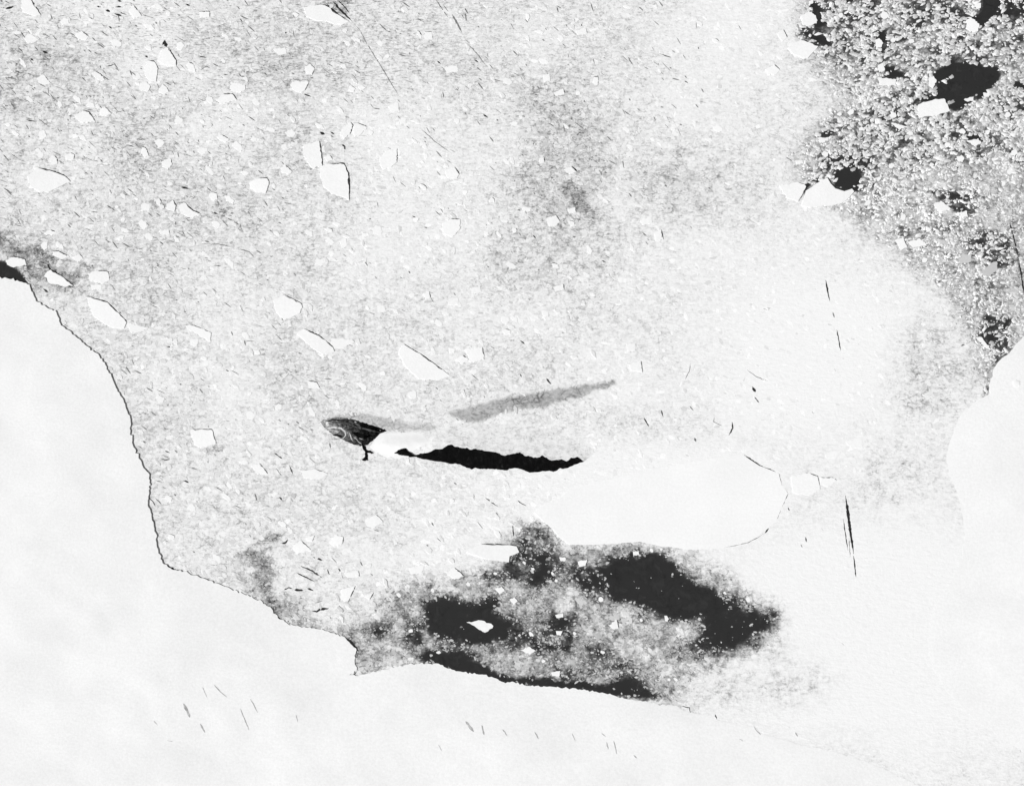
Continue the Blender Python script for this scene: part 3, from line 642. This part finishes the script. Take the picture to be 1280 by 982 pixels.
F = [
 ([(26, -4), (37, -3), (44, 9), (51, 19), (42, 20), (28, 14)], 3.2, 'white floe with straight right edge, cut by the top edge near the left corner'),
 ([(166, 6), (177, 20), (168, 23), (161, 14)], 2.4, 'narrow triangular floe near the top edge, left of the two stacked floes'),
 ([(203, 61), (210, 60), (220, 76), (220, 82), (208, 82), (197, 76)], 3.4, 'bright wedge floe with a small black notch at its upper tip, upper left'),
 ([(185, 76), (192, 77), (197, 85), (195, 102), (184, 99), (180, 88)], 2.4, 'upright oval floe just below left of the wedge floe with the black notch'),
 ([(175, 104), (183, 102), (188, 108), (185, 114), (175, 113)], 2.0, 'small round floe beneath the upright oval floe at upper left'),
 ([(95, 42), (102, 39), (111, 46), (107, 50), (97, 49)], 2.0, 'small flat floe under a thin dark line, left of the wedge floe'),
 ([(93, 144), (104, 139), (111, 140), (119, 152), (104, 153), (94, 149)], 2.8, 'white floe with a dark hooked corner crack, upper left field'),
 ([(125, 136), (131, 134), (139, 142), (133, 145), (125, 144)], 1.8, 'small floe just right of the floe with the hooked corner crack'),
 ([(47, 97), (54, 93), (63, 104), (57, 106), (48, 103)], 1.6, 'pale triangular floe near the left edge between grey streaks'),
 ([(249, 15), (262, 15), (262, 22), (250, 22)], 1.8, 'small oblong floe near the top edge, left of the large top floe'),
 ([(380, 10), (393, 7), (407, 7), (421, 18), (436, 27), (428, 31), (402, 26), (383, 21)], 3.0, 'large white floe beside the dark streaks at the top edge'),
 ([(287, 108), (294, 104), (306, 106), (307, 112), (301, 115), (289, 114)], 2.2, 'upper of two adjoining rounded floes left of the cracked angular floes'),
 ([(270, 125), (279, 118), (291, 118), (296, 125), (286, 128), (274, 129)], 2.6, 'lower of two adjoining rounded floes, arched with a dark right edge'),
 ([(365, 102), (386, 102), (381, 113), (376, 116), (367, 113), (363, 106)], 2.2, 'five sided white floe below the large top floe'),
 ([(381, 83), (387, 80), (393, 85), (390, 94), (383, 93)], 1.6, 'small rounded floe just above the five sided floe'),
 ([(341, 62), (357, 59), (358, 67), (348, 69)], 1.3, 'faint oblong floe below left of the large top floe'),
 ([(35, 219), (47, 210), (64, 214), (81, 220), (88, 227), (73, 234), (61, 240), (50, 240), (38, 233)], 3.8, 'large bright oval floe near the left edge, biggest in that field'),
 ([(81, 195), (88, 191), (93, 194), (92, 199), (83, 200)], 2.0, 'small round floe above the large bright oval floe at left'),
 ([(178, 184), (182, 185), (186, 195), (181, 197), (177, 191)], 2.4, 'thin crescent floe with a dark right rim, left field'),
 ([(202, 202), (213, 198), (215, 206), (210, 212), (203, 208)], 1.8, 'faint blocky floe right of the thin crescent floe'),
 ([(208, 255), (216, 250), (220, 257), (218, 264), (209, 262)], 2.2, 'white floe on the left of a touching pair at the left centre field'),
 ([(223, 257), (230, 253), (239, 262), (251, 268), (239, 272), (227, 267)], 2.6, 'white floe on the right of a touching pair, dark cracked upper edge'),
 ([(199, 288), (211, 287), (212, 292), (201, 293)], 1.6, 'small flat floe below the touching pair of floes at left'),
 ([(7, 326), (17, 321), (31, 324), (33, 331), (17, 334), (9, 331)], 2.0, 'rounded white floe beside the black gap at the left edge'),
 ([(66, 314), (73, 314), (87, 321), (78, 324), (66, 319)], 1.7, 'slanting floe in the rubble above the left ice shelf corner'),
 ([(90, 321), (99, 317), (104, 323), (97, 328)], 1.7, 'small pale floe right of the slanting floe above the left shelf'),
 ([(379, 181), (399, 176), (403, 207), (390, 210), (379, 193)], 4.0, 'tall angular white block, left of the cracked group in the upper field'),
 ([(403, 207), (412, 205), (430, 205), (435, 217), (436, 233), (436, 250), (426, 245), (414, 242), (405, 233), (400, 217)], 4.0, 'largest angular white block of the cracked group in the upper field'),
 ([(313, 227), (324, 223), (334, 223), (336, 229), (332, 241), (320, 240), (313, 234)], 3.0, 'white floe with a curved black right edge, left of the largest angular block'),
 ([(350, 210), (357, 207), (365, 214), (363, 217), (353, 216)], 2.6, 'small floe with a dark slanting right edge, left of the largest angular block'),
 ([(426, 164), (438, 153), (441, 157), (437, 168), (430, 174), (426, 169)], 2.8, 'left one of two small pointed floes above the largest angular block'),
 ([(443, 156), (447, 154), (459, 159), (451, 168), (444, 171), (441, 164)], 2.2, 'right one of two small pointed floes above the largest angular block'),
 ([(475, 199), (482, 190), (496, 186), (496, 203), (489, 209), (479, 211), (475, 205)], 2.6, 'clean white block standing alone right of the cracked group'),
 ([(405, 196), (412, 194), (416, 199), (410, 202)], 1.6, 'tiny white chip wedged between the two tall angular blocks'),
 ([(556, 213), (568, 209), (574, 218), (571, 223), (559, 222)], 2.2, 'small domed floe right of the lone clean block'),
 ([(553, 279), (564, 274), (575, 274), (575, 286), (566, 296), (553, 292)], 2.6, 'squarish white floe with a dark right edge in the centre field'),
 ([(684, 272), (695, 269), (700, 277), (695, 282), (685, 282)], 2.0, 'bright rounded floe at the foot of the central grey smudge'),
 ([(679, 94), (687, 92), (688, 101), (680, 102)], 2.2, 'small floe with a dark right rim above the central grey smudge'),
 ([(692, 116), (704, 111), (706, 118), (695, 120)], 1.8, 'small floe at the top of the central grey smudge'),
 ([(705, 212), (714, 208), (721, 215), (712, 218)], 2.0, 'small floe with a black corner in the middle of the grey smudge'),
 ([(818, 292), (826, 287), (829, 299), (820, 301)], 2.6, 'small upright floe with a black right edge, right of the grey smudge'),
 ([(800, 275), (815, 270), (815, 279), (803, 281)], 1.8, 'flat floe just above the small upright floe right of the smudge'),
 ([(742, 96), (748, 97), (747, 107), (742, 105)], 1.8, 'narrow upright floe at the top centre right'),
 ([(485, 133), (497, 128), (499, 138), (490, 141)], 1.6, 'faint floe above the lone clean block'),
 ([(531, 40), (539, 40), (541, 49), (531, 49)], 1.8, 'small floe with a dark right edge near the top centre'),
 ([(719, 39), (732, 35), (734, 42), (722, 44)], 1.8, 'oblong floe near the top edge right of centre'),
 ([(674, 198), (680, 197), (680, 203), (675, 205)], 1.7, 'tiny bright floe on the left side of the grey smudge'),
 ([(709, 262), (719, 259), (720, 265), (711, 267)], 1.7, 'tiny bright floe at the lower right of the grey smudge'),
 ([(554, 84), (571, 82), (573, 89), (559, 91)], 1.4, 'faint flat floe in the streaked ice at top centre'),
 ([(1001, 20), (1011, 14), (1020, 20), (1021, 29), (1011, 33), (1003, 31)], 3.2, 'bright rounded block at the left rim of the dark brash field, near the top'),
 ([(984, 60), (1001, 50), (1023, 58), (1010, 73), (994, 69)], 3.4, 'bright diamond shaped block at the left rim of the brash field'),
 ([(971, 42), (979, 37), (984, 47), (978, 52)], 1.8, 'pale floe just left of the two bright blocks at the brash rim'),
 ([(957, 87), (968, 81), (975, 88), (968, 94), (959, 93)], 2.2, 'small arrow shaped floe left below the diamond shaped block'),
 ([(1097, 97), (1120, 99), (1120, 107), (1100, 106)], 3.0, 'flat oblong white block under a small black pool in the brash'),
 ([(1147, 131), (1169, 124), (1181, 124), (1188, 138), (1172, 144), (1149, 146)], 3.8, 'bright slab at the lower edge of the large black pool, upper right'),
 ([(1161, 97), (1167, 95), (1171, 101), (1166, 111), (1161, 107)], 2.4, 'small upright block at the left rim of the large black pool, upper right'),
 ([(1208, 25), (1214, 22), (1224, 30), (1223, 39), (1213, 40), (1208, 34)], 3.2, 'bright block below the black pool at the top edge, upper right'),
 ([(1218, 5), (1226, 4), (1226, 10), (1221, 12)], 2.0, 'small white lump at the left rim of the black pool at the top edge'),
 ([(1094, 50), (1099, 48), (1104, 54), (1102, 59), (1095, 59)], 2.2, 'small bright lump under a tiny black pool in the brash'),
 ([(1097, 82), (1104, 78), (1106, 88), (1099, 91)], 2.0, 'small white lump just above the flat oblong block in the brash'),
 ([(974, 232), (998, 228), (1008, 233), (998, 252), (984, 247)], 2.6, 'white floe touching the left end of the jagged bright floe below the black pool'),
 ([(1007, 238), (1020, 230), (1034, 222), (1038, 229), (1045, 236), (1055, 239), (1065, 236), (1068, 239), (1062, 246), (1052, 254), (1031, 257), (1012, 259), (1002, 257)], 4.2, 'large jagged bright floe under the round black pool at right'),
 ([(1114, 153), (1134, 158), (1124, 163)], 2.0, 'thin bright sliver below left of the bright slab in the brash'),
 ([(1023, 172), (1036, 172), (1031, 178), (1025, 179)], 2.0, 'small bright chip above the round black pool'),
 ([(994, 201), (1003, 200), (1004, 204), (996, 206)], 1.6, 'tiny white chip at the left tip of the dark brash above the jagged floe'),
 ([(1208, 176), (1223, 173), (1227, 178), (1219, 183)], 2.4, 'small arched floe under a thin black gap at right'),
 ([(1167, 255), (1176, 251), (1189, 261), (1172, 264)], 2.6, 'bright triangular floe in the brash right of the jagged floe'),
 ([(1119, 300), (1129, 297), (1134, 309), (1126, 312)], 1.8, 'left one of two pale floes at the lower rim of the brash field'),
 ([(1133, 302), (1150, 298), (1159, 307), (1143, 309)], 1.8, 'right one of two pale floes at the lower rim of the brash field'),
 ([(1199, 266), (1208, 263), (1210, 270), (1203, 272)], 1.6, 'small white lump right below the bright triangular floe'),
 ([(1229, 116), (1237, 116), (1236, 121), (1230, 121)], 1.6, 'small white lump at the right rim of the large black pool'),
 ([(1205, 124), (1217, 121), (1217, 126), (1209, 127)], 1.6, 'small white lump on the lower right rim of the large black pool'),
 ([(55, 345), (63, 337), (76, 345), (91, 357), (77, 357), (62, 354)], 2.4, 'white wedge under a thick black crack beside the left shelf corner'),
 ([(110, 342), (120, 338), (135, 340), (137, 350), (127, 354), (112, 350)], 2.2, 'rounded white floe right of the thick black crack at left'),
 ([(113, 356), (127, 356), (127, 362), (115, 362)], 1.4, 'small pale floe just below the rounded floe near the left shelf'),
 ([(108, 371), (134, 378), (158, 402), (155, 410), (138, 409), (117, 395)], 2.8, 'long white floe with a curved dark edge, lying off the left shelf'),
 ([(160, 403), (186, 410), (175, 415), (162, 415)], 1.5, 'pale tail shaped floe at the right end of the long curved floe'),
 ([(342, 374), (356, 369), (377, 380), (375, 391), (356, 400), (345, 389)], 2.8, 'angular white floe with a hooked dark corner, above the long slanting floe'),
 ([(371, 417), (380, 411), (399, 420), (416, 434), (418, 439), (403, 443), (382, 427)], 2.6, 'long slanting white floe left of the floe with the straight black edge'),
 ([(415, 422), (436, 424), (443, 427), (429, 434), (418, 436), (413, 429)], 1.8, 'flat floe touching the right end of the long slanting floe'),
 ([(231, 407), (243, 407), (264, 416), (263, 426), (250, 420)], 1.8, 'thin slanting floe right of the long curved floe'),
 ([(239, 424), (248, 424), (246, 434), (238, 431)], 1.3, 'small faint floe under the thin slanting floe'),
 ([(498, 441), (504, 430), (530, 446), (563, 470), (549, 475), (523, 473), (506, 456)], 2.9, 'large white floe with one long straight black edge above the island'),
 ([(581, 436), (603, 434), (605, 449), (588, 453)], 2.2, 'squarish floe right of the floe with the long straight black edge'),
 ([(561, 434), (569, 436), (568, 441), (562, 441)], 1.5, 'tiny floe just left of the squarish floe above the island'),
 ([(569, 449), (578, 444), (586, 449), (578, 455)], 1.6, 'small floe at the lower left of the squarish floe above the island'),
 ([(783, 429), (794, 429), (794, 438), (784, 438)], 1.5, 'upper of two small floes above the right end of the grey band'),
 ([(786, 455), (801, 451), (803, 465), (789, 463)], 2.0, 'lower of two small floes above the right end of the grey band'),
 ([(690, 329), (697, 330), (699, 335), (692, 335)], 1.9, 'tiny floe below the central grey smudge'),
 ([(692, 359), (704, 355), (705, 362), (694, 364)], 1.6, 'small flat floe well below the central grey smudge'),
 ([(588, 360), (600, 358), (602, 365), (591, 367)], 1.5, 'small flat floe in the centre, right of the tiny rimmed floe'),
 ([(529, 367), (536, 364), (538, 372), (532, 374)], 1.9, 'tiny floe with a dark right rim in the centre field'),
 ([(559, 376), (573, 372), (573, 381), (561, 381)], 1.3, 'faint flat floe between the two tiny floes in the centre field'),
 ([(238, 537), (265, 537), (270, 554), (252, 560), (243, 555)], 2.4, 'broad white floe with a dark right edge, left of the headland'),
 ([(314, 582), (324, 579), (335, 592), (322, 592)], 1.8, 'small slanting floe left below the headland'),
 ([(376, 589), (393, 586), (410, 592), (400, 599), (380, 597)], 1.6, 'flat pale floe below the headland'),
 ([(385, 476), (396, 478), (400, 485), (386, 485)], 1.6, 'small floe above the tip of the headland'),
 ([(365, 685), (376, 675), (388, 687), (372, 692)], 2.4, 'bright triangular floe in the corner bay of the lower left'),
 ([(412, 678), (419, 668), (429, 671), (428, 679), (417, 683)], 2.2, 'rounded floe right of the bright triangular floe in the corner bay'),
 ([(456, 649), (470, 643), (479, 652), (468, 659), (459, 658)], 2.0, 'white floe below the snow saddle of the island'),
 ([(430, 716), (448, 713), (449, 720), (435, 722)], 1.8, 'small oblong floe right of the short black dashes in the corner bay'),
 ([(427, 736), (444, 732), (435, 751), (426, 750)], 2.0, 'tapering floe below the small oblong floe in the corner bay'),
 ([(455, 745), (467, 740), (462, 749)], 1.6, 'small triangular floe right of the tapering floe'),
 ([(383, 671), (393, 669), (390, 676), (384, 676)], 1.7, 'tiny floe on the upper right of the bright triangular floe in the bay'),
 ([(583, 690), (602, 680), (628, 681), (645, 682), (649, 690), (637, 695), (636, 702), (612, 699)], 3.2, 'long bright floe with a notched right end, above the dark pool'),
 ([(558, 716), (568, 709), (580, 720), (568, 724)], 2.0, 'slanting floe below left of the long notched floe'),
 ([(618, 736), (627, 733), (631, 738), (625, 742)], 2.0, 'small bright floe below the long notched floe'),
 ([(637, 749), (643, 746), (647, 751), (642, 756)], 2.0, 'small bright floe between the long notched floe and the lone berg in the pool'),
 ([(583, 777), (602, 775), (617, 782), (607, 790), (596, 784)], 3.6, 'bright pointed floe alone in the dark pool by the lower shelf'),
 ([(699, 696), (707, 696), (707, 701), (701, 701)], 2.0, 'small white lump under the left end of the very large oval floe'),
 ([(722, 701), (734, 699), (732, 707), (724, 708)], 2.2, 'bright white lump just left of the largest black pool'),
 ([(791, 689), (798, 688), (799, 693), (792, 694)], 2.0, 'tiny bright lump on the upper rim of the largest black pool'),
 ([(761, 781), (771, 774), (773, 785), (766, 786)], 2.4, 'small bright floe below the largest black pool'),
 ([(694, 768), (704, 766), (704, 771), (696, 772)], 2.0, 'small white lump above the dark patch right of the lone pointed floe'),
 ([(695, 788), (703, 788), (701, 794), (696, 793)], 1.8, 'small white lump in the dark patch right of the lone pointed floe'),
 ([(650, 812), (662, 808), (670, 813), (662, 817)], 2.0, 'white lump on the lower rim of the pool, right of the lone pointed floe'),
 ([(511, 709), (531, 706), (527, 716), (514, 717)], 1.4, 'faint floe left of the slanting floe above the pool'),
 ([(689, 840), (700, 838), (699, 845), (690, 844)], 1.5, 'small white lump close above the lower shelf edge'),
 ([(989, 595), (1008, 591), (1022, 595), (1025, 611), (1011, 619), (991, 615)], 1.9, 'white block at the right end of the very large oval floe'),
 ([(1026, 597), (1041, 597), (1046, 600), (1035, 608), (1026, 606)], 1.6, 'small pointed floe right of the block beside the very large oval floe'),
 ([(1031, 567), (1053, 562), (1044, 573), (1033, 573)], 1.2, 'faint pale floe above the small pointed floe at right'),
 ([(1057, 551), (1077, 547), (1079, 560), (1063, 560)], 1.2, 'faint rounded floe further above the small pointed floe at right'),
 ([(1220, 422), (1227, 421), (1239, 437), (1231, 434)], 1.8, 'white sliver on the left rim of the dark brash by the right shelf'),
 ([(1266, 477), (1270, 475), (1275, 477), (1275, 481), (1269, 483)], 6.0, 'small bright hummock on the right ice shelf near the edge'),
]
for i, (p, h, lab) in enumerate(F):
    floe(p, h, lab, seed=i + 10, shade_width=(.64 * h ** .75 if h > 1.55 else 0))
GF = [([(1228, 339), (1238, 329), (1246, 327), (1247, 336), (1238, 345), (1229, 344)], 1.0, 'dull grey oval floe in the brash above the right shelf'),
      ([(1198, 325), (1205, 318), (1214, 318), (1214, 327), (1200, 330)], 1.0, 'dull grey floe left of the grey oval floe in the brash')]
for i, (p, h, lab) in enumerate(GF):
    floe(p, h, lab, mat=M_greyfloe, seed=i + 170)

# small look-alike floes, region by region
def rnd_outline(cx, cy, rad, r, el=1.0, ang=0.0, n=None):
    n = n or int(r.integers(5, 8))
    th = np.sort(r.uniform(0, 2 * math.pi, n) * .35 + np.arange(n) * 2 * math.pi / n * .65 + r.uniform(0, 6))
    th = np.arange(n) * 2 * math.pi / n + r.uniform(-.3, .3, n) + r.uniform(0, 6)
    q = r.uniform(.75, 1.15, n) * rad
    x = q * np.cos(th) * el; y = q * np.sin(th) / el
    return np.stack([cx + x * math.cos(ang) - y * math.sin(ang), cy + x * math.sin(ang) + y * math.cos(ang)], 1)
def field_val(u, v):
    j = int(round((u - U0) / ST_)); i = int(round((v - V0) / ST_)); return OO[min(max(i, 0), nv - 1), min(max(j, 0), nu - 1)]
LAND = [  # landmarks one can find, for telling small floes apart
 ('the large bright oval floe near the left edge', 61, 225), ('the wedge floe with the black notch', 209, 72), ('the large floe beside the streaks at the top edge', 408, 18),
 ('the largest angular block of the cracked group', 419, 226), ('the lone clean block right of the cracked group', 486, 199), ('the pair of rounded floes at upper left', 288, 117),
 ('the five sided floe below the large top floe', 375, 108), ('the thin crescent floe in the left field', 181, 190), ('the touching pair of floes at left', 230, 262),
 ('the floe with the hooked corner crack', 106, 147), ('the floe cut by the top edge near the left corner', 38, 9), ('the floe with the curved black right edge', 325, 232),
 ('the floe with the long straight black edge', 528, 454), ('the long slanting floe left of the island', 395, 427), ('the angular floe with the hooked dark corner', 360, 384),
 ('the long curved floe off the left shelf', 134, 392), ('the broad floe left of the headland', 254, 548), ('the tip of the rocky headland', 400, 528),
 ('the black cliff', 625, 575), ('the squarish floe above the island', 594, 443), ('the bright triangular floe in the corner bay', 376, 685), ('the long bright floe with the notched end', 617, 690),
 ('the lone pointed floe in the dark pool', 601, 781), ('the largest black pool', 830, 730), ('the squarish floe in the centre field', 564, 284), ('the central grey smudge', 700, 200),
 ('the small upright floe right of the smudge', 823, 294), ('the bright diamond block at the brash rim', 1003, 62), ('the large black pool at upper right', 1208, 105),
 ('the black pool at the top edge', 1238, 12), ('the bright slab under the black pool', 1168, 135), ('the flat oblong block in the brash', 1109, 102), ('the large jagged floe under the round black pool', 1033, 245),
 ('the arched floe at right', 1217, 178), ('the bright triangular floe in the brash', 1177, 258), ('the dull grey oval floe', 1238, 337), ('the oblong floe near the top edge right of centre', 726, 40),
 ('the domed floe in the centre field', 565, 217), ('the bright rounded floe at the foot of the smudge', 692, 276), ('the two floes above the end of the grey band', 792, 446), ('the lower right end of the dark pool', 960, 780),
 ('the white floe below the snow saddle', 468, 651), ('the thick black crack at the left shelf corner', 78, 347), ('the small floe near the top centre', 536, 45)]
USED = set()
def place_words(u, v, size, el):
    best = sorted(LAND, key=lambda l: math.hypot(l[1] - u, l[2] - v))
    for nm, x, y in best[:3]:
        d = math.hypot(u - x, v - y)
        if d > 150: break
        a = math.degrees(math.atan2(-(v - y), u - x)) % 360
        dr = ['right of', 'above right of', 'above', 'above left of', 'left of', 'below left of', 'below', 'below right of'][int((a + 22.5) // 45) % 8]
        far = 'close' if d < 32 else ('a short way' if d < 65 else 'well')
        sz = 'tiny' if size < 7 else ('small' if size < 10 else 'modest')
        sh = 'elongated' if el > 1.3 else 'rounded'
        lab = f'{sz} {sh} floe {far} {dr} {nm}'
        if lab not in USED and len(lab.split()) <= 16:
            USED.add(lab); return lab
    return None
def scatter_floes(count, box, rlo, rhi, h, omin, omax, group, seed, ang=.5, el=1.25):
    r = np.random.default_rng(seed); k = 0; tries = 0
    while k < count and tries < 20000:
        tries += 1
        u = r.uniform(box[0], box[2]); v = r.uniform(box[1], box[3]); o = field_val(u, v)
        if not (omin <= o <= omax): continue
        rad = rlo + (rhi - rlo) * r.random() ** 1.6
        i0, j0 = int(v) - V0, int(u) - U0; g = int(rad + 2)
        if EX[max(i0 - g, 0):i0 + g + 1, j0 - g:j0 + g + 1].any(): continue
        e = r.uniform(1, el)
        lab = place_words(u, v, rad * 2, e)
        if not lab: continue
        ol = rnd_outline(u, v, rad, r, e, ang + r.normal(0, .35))
        hh = h * r.uniform(.6, 1.4)
        floe(ol, hh, lab, group, seed=seed + k + 1, inner=rad * .9, dome=.35, shade_width=(.7 * hh ** .5 if hh > 1.25 * h else 0)); k += 1
scatter_floes(48, (1006, 2, 1276, 330), 2.6, 5.0, 1.5, .28, .8, 'small floes in the upper right brash', 2000, ang=-.4)
scatter_floes(22, (490, 660, 960, 860), 1.9, 3.6, 1.4, .3, .9, 'small floes around the lower pools', 3000)
scatter_floes(75, (5, 2, 480, 330), 3.2, 7.0, 1.5, .0, .3, 'small floes in the upper left pack', 4000, ang=.55, el=1.6)
scatter_floes(40, (480, 2, 900, 420), 3.0, 6.0, 1.3, .0, .4, 'small floes in the top centre pack', 5000, ang=.6, el=1.6)
scatter_floes(34, (170, 380, 640, 720), 3.0, 6.5, 1.3, .0, .4, 'small floes round the headland', 6000, ang=.5, el=1.6)

# ------------------------------------------------------------------ loose ice too small to count
def rubble(name, us, vs_, rad, hts, tilt, el, angs, tone, mat, n=6, seed=0, smooth=False):
    r = np.random.default_rng(seed); N = len(us); flare = 1.15 if smooth else 1.0
    th = np.arange(n)[None, :] * 2 * math.pi / n + r.uniform(-.35, .35, (N, n)) + r.uniform(0, 6.28, (N, 1))
    q = r.uniform(.65, 1.2, (N, n)) * rad[:, None] * 2.0           # metres
    x = q * np.cos(th) * el[:, None]; y = q * np.sin(th) / el[:, None]
    ca, sa = np.cos(-angs)[:, None], np.sin(-angs)[:, None]
    X = x * ca - y * sa; Y = x * sa + y * ca
    c = G(us, vs_, np.zeros(N))
    a, b2 = r.normal(0, tilt, (2, N))
    Z = hts[:, None] + X * a[:, None] + Y * b2[:, None] + r.normal(0, .02, (N, n))
    Z = np.maximum(Z, .32)
    top = np.stack([c[:, None, 0] + X, c[:, None, 1] + Y, Z], -1)
    bot = np.stack([c[:, None, 0] + X * flare, c[:, None, 1] + Y * flare, np.full((N, n), .02)], -1)
    verts = np.concatenate([top, bot], 1).reshape(-1, 3)
    base = (np.arange(N) * 2 * n)[:, None]
    loops_top = base + np.arange(n)[None, :]
    k = np.arange(n); k2 = (k + 1) % n
    side = np.stack([k + n, k2 + n, k2, k], -1)                   # n quads
    loops_side = (base[:, :, None] + side[None]).reshape(N, -1)
    loops = np.concatenate([loops_top, loops_side], 1)
    st = np.concatenate([[0], n + 4 * np.arange(n)])
    starts = (np.arange(N) * (n + 4 * n))[:, None] + st[None, :]
    o = fast_mesh(name, verts, loops.ravel(), starts.ravel(), mat)
    if smooth: o.data.polygons.foreach_set('use_smooth', np.ones(len(o.data.polygons), bool))      # rounded, wave-worn lumps
    at = o.data.attributes.new('tone', 'FLOAT', 'POINT'); at.data.foreach_set('value', np.repeat(tone, 2 * n).astype(np.float32))
    return o
def sample(count, seed, dens):
    r = np.random.default_rng(seed); us = []; vs2 = []; tot = 0
    while tot < count:
        u = r.uniform(-120, 1400, 60000); v = r.uniform(-110, 1000, 60000)
        iu = np.round(u).astype(int) - U0; iv = np.round(v).astype(int) - V0
        o = OO[np.round((v - V0) / ST_).astype(int), np.round((u - U0) / ST_).astype(int)]
        k = (~EX[iv, iu]) & (r.random(60000) < dens(u, v, o))
        us.append(u[k]); vs2.append(v[k]); tot += k.sum()
    return np.concatenate(us)[:count], np.concatenate(vs2)[:count]
def dens_pack(u, v, o):
    d = 1.0 - .75 * np.exp(-(((u - 1030) / 190) ** 2 + ((v - 450) / 190) ** 2)) - 1.0 * sstep(800, 920, u) * sstep(560, 640, v) - .7 * np.exp(-(((u - 800) / 170) ** 2 + ((v - 610) / 70) ** 2))
    d *= np.where(o < .34, 1, 0)
    d *= .35 + .9 * sstep(.3, .65, fbm(u / 40, v / 40, 161, 3))
    return np.clip(d, 0, 1)
def dens_brash(u, v, o):
    lump = sstep(.30, .62, fbm(u / 9, v / 9, 171, 3))
    return np.clip(np.where((o > .17) & (o < .97), np.interp(o, [.17, .3, .42, .6, .8, .92, .97], [.06, .45, .9, .9, .55, .16, .02]) * (.25 + lump), 0), 0, 1) + np.where(o >= .97, .012, 0)
rr = np.random.default_rng(77)
def opv(u, v): return OO[np.round((v - V0) / ST_).astype(int), np.round((u - U0) / ST_).astype(int)]
NP = 34000
us, vs_ = sample(NP, 5, dens_pack)
rad = .7 + 3.4 * rr.random(NP) ** 2.6
ob = rubble('pack_rubble', us, vs_, rad, .33 + .05 * rr.random(NP) + .6 * rr.random(NP) ** 8 * rad / 2 * (1 - .6 * sstep(700, 900, us)), .003, 1 + .7 * rr.random(NP), .6 + rr.normal(0, .6, NP),
            np.clip(.87 - 1.0 * opv(us, vs_) + rr.normal(0, .065, NP), .4, .92), M_loose, 6, 1)
tag(ob, 'countless small broken floes frozen into the grey white pack', 'ice rubble', kind='stuff')
def dens_ur(u, v, o): return dens_brash(u, v, o) * ((u > 960) & (v < 520))
def dens_low(u, v, o): return dens_brash(u, v, o) * np.interp(o, [.7, .85, .97], [1, .45, .25]) * ~((u > 960) & (v < 520))
NB_ = 18000
us, vs_ = sample(NB_, 6, dens_ur)
rad = (1.0 + 3.1 * rr.random(NB_) ** 1.9) * (1 - .25 * sstep(170, 280, vs_))
ob = rubble('brash_ice', us, vs_, rad, .42 + .5 * rr.random(NB_) ** 2, .04, 1 + .6 * rr.random(NB_), -.5 + rr.normal(0, .6, NB_), .40 + .44 * rr.random(NB_) ** .8 + .10 * sstep(180, 260, vs_) * sstep(1260, 1180, us), M_loose, 6, 2, smooth=True)
tag(ob, 'loose brash ice crowded into the dark field at upper right', 'brash ice', kind='stuff')
NL = 9000
us, vs_ = sample(NL, 7, dens_low)
rad = .45 + 1.6 * rr.random(NL) ** 2.6
ob = rubble('brash_ice', us, vs_, rad, .40 + .3 * rr.random(NL) ** 2, .03, 1 + .6 * rr.random(NL), .2 + rr.normal(0, .6, NL), .18 + .46 * rr.random(NL), M_loose, 6, 3)
tag(ob, 'fine loose brash ice in and around the dark pools above the lower shelf', 'brash ice', kind='stuff')
# dark slits between floes and painted shadows of small relief, too many to count
ND = 1400
us, vs_ = sample(ND, 8, lambda u, v, o: dens_pack(u, v, o) * np.where((u < 880) & (o < .3), 1, .04) * (.25 + .9 * sstep(480, 0, u)) * (.35 + .8 * sstep(420, 60, v)) * np.where((u > 640) & (v > 330), .25, 1))
ang = .62 + rr.normal(0, .32, ND) + .25 * sstep(300, 700, us) * sstep(400, 0, vs_)
L = 1.4 + 5.0 * rr.random(ND) ** 2; W = .24 + .50 * rr.random(ND) ** 3
dx, dy = np.cos(ang), np.sin(ang); vv_ = []
for s_, w_ in ((-1, 0), (-.3, 1), (.55, .8), (1, 0), (.5, -.8), (-.35, -1)):
    uu_ = us + dx * L * s_ - dy * W * w_; v2_ = vs_ + dy * L * s_ + dx * W * w_
    vv_.append(G(uu_, v2_, np.full(ND, 1.0)))
V6 = np.stack(vv_, 1)[:, ::-1].reshape(-1, 3)
ob = fast_mesh('crack', V6, np.arange(ND * 6), np.arange(ND) * 6, M_slush_shade, pack)
ob['kind'] = 'stuff'
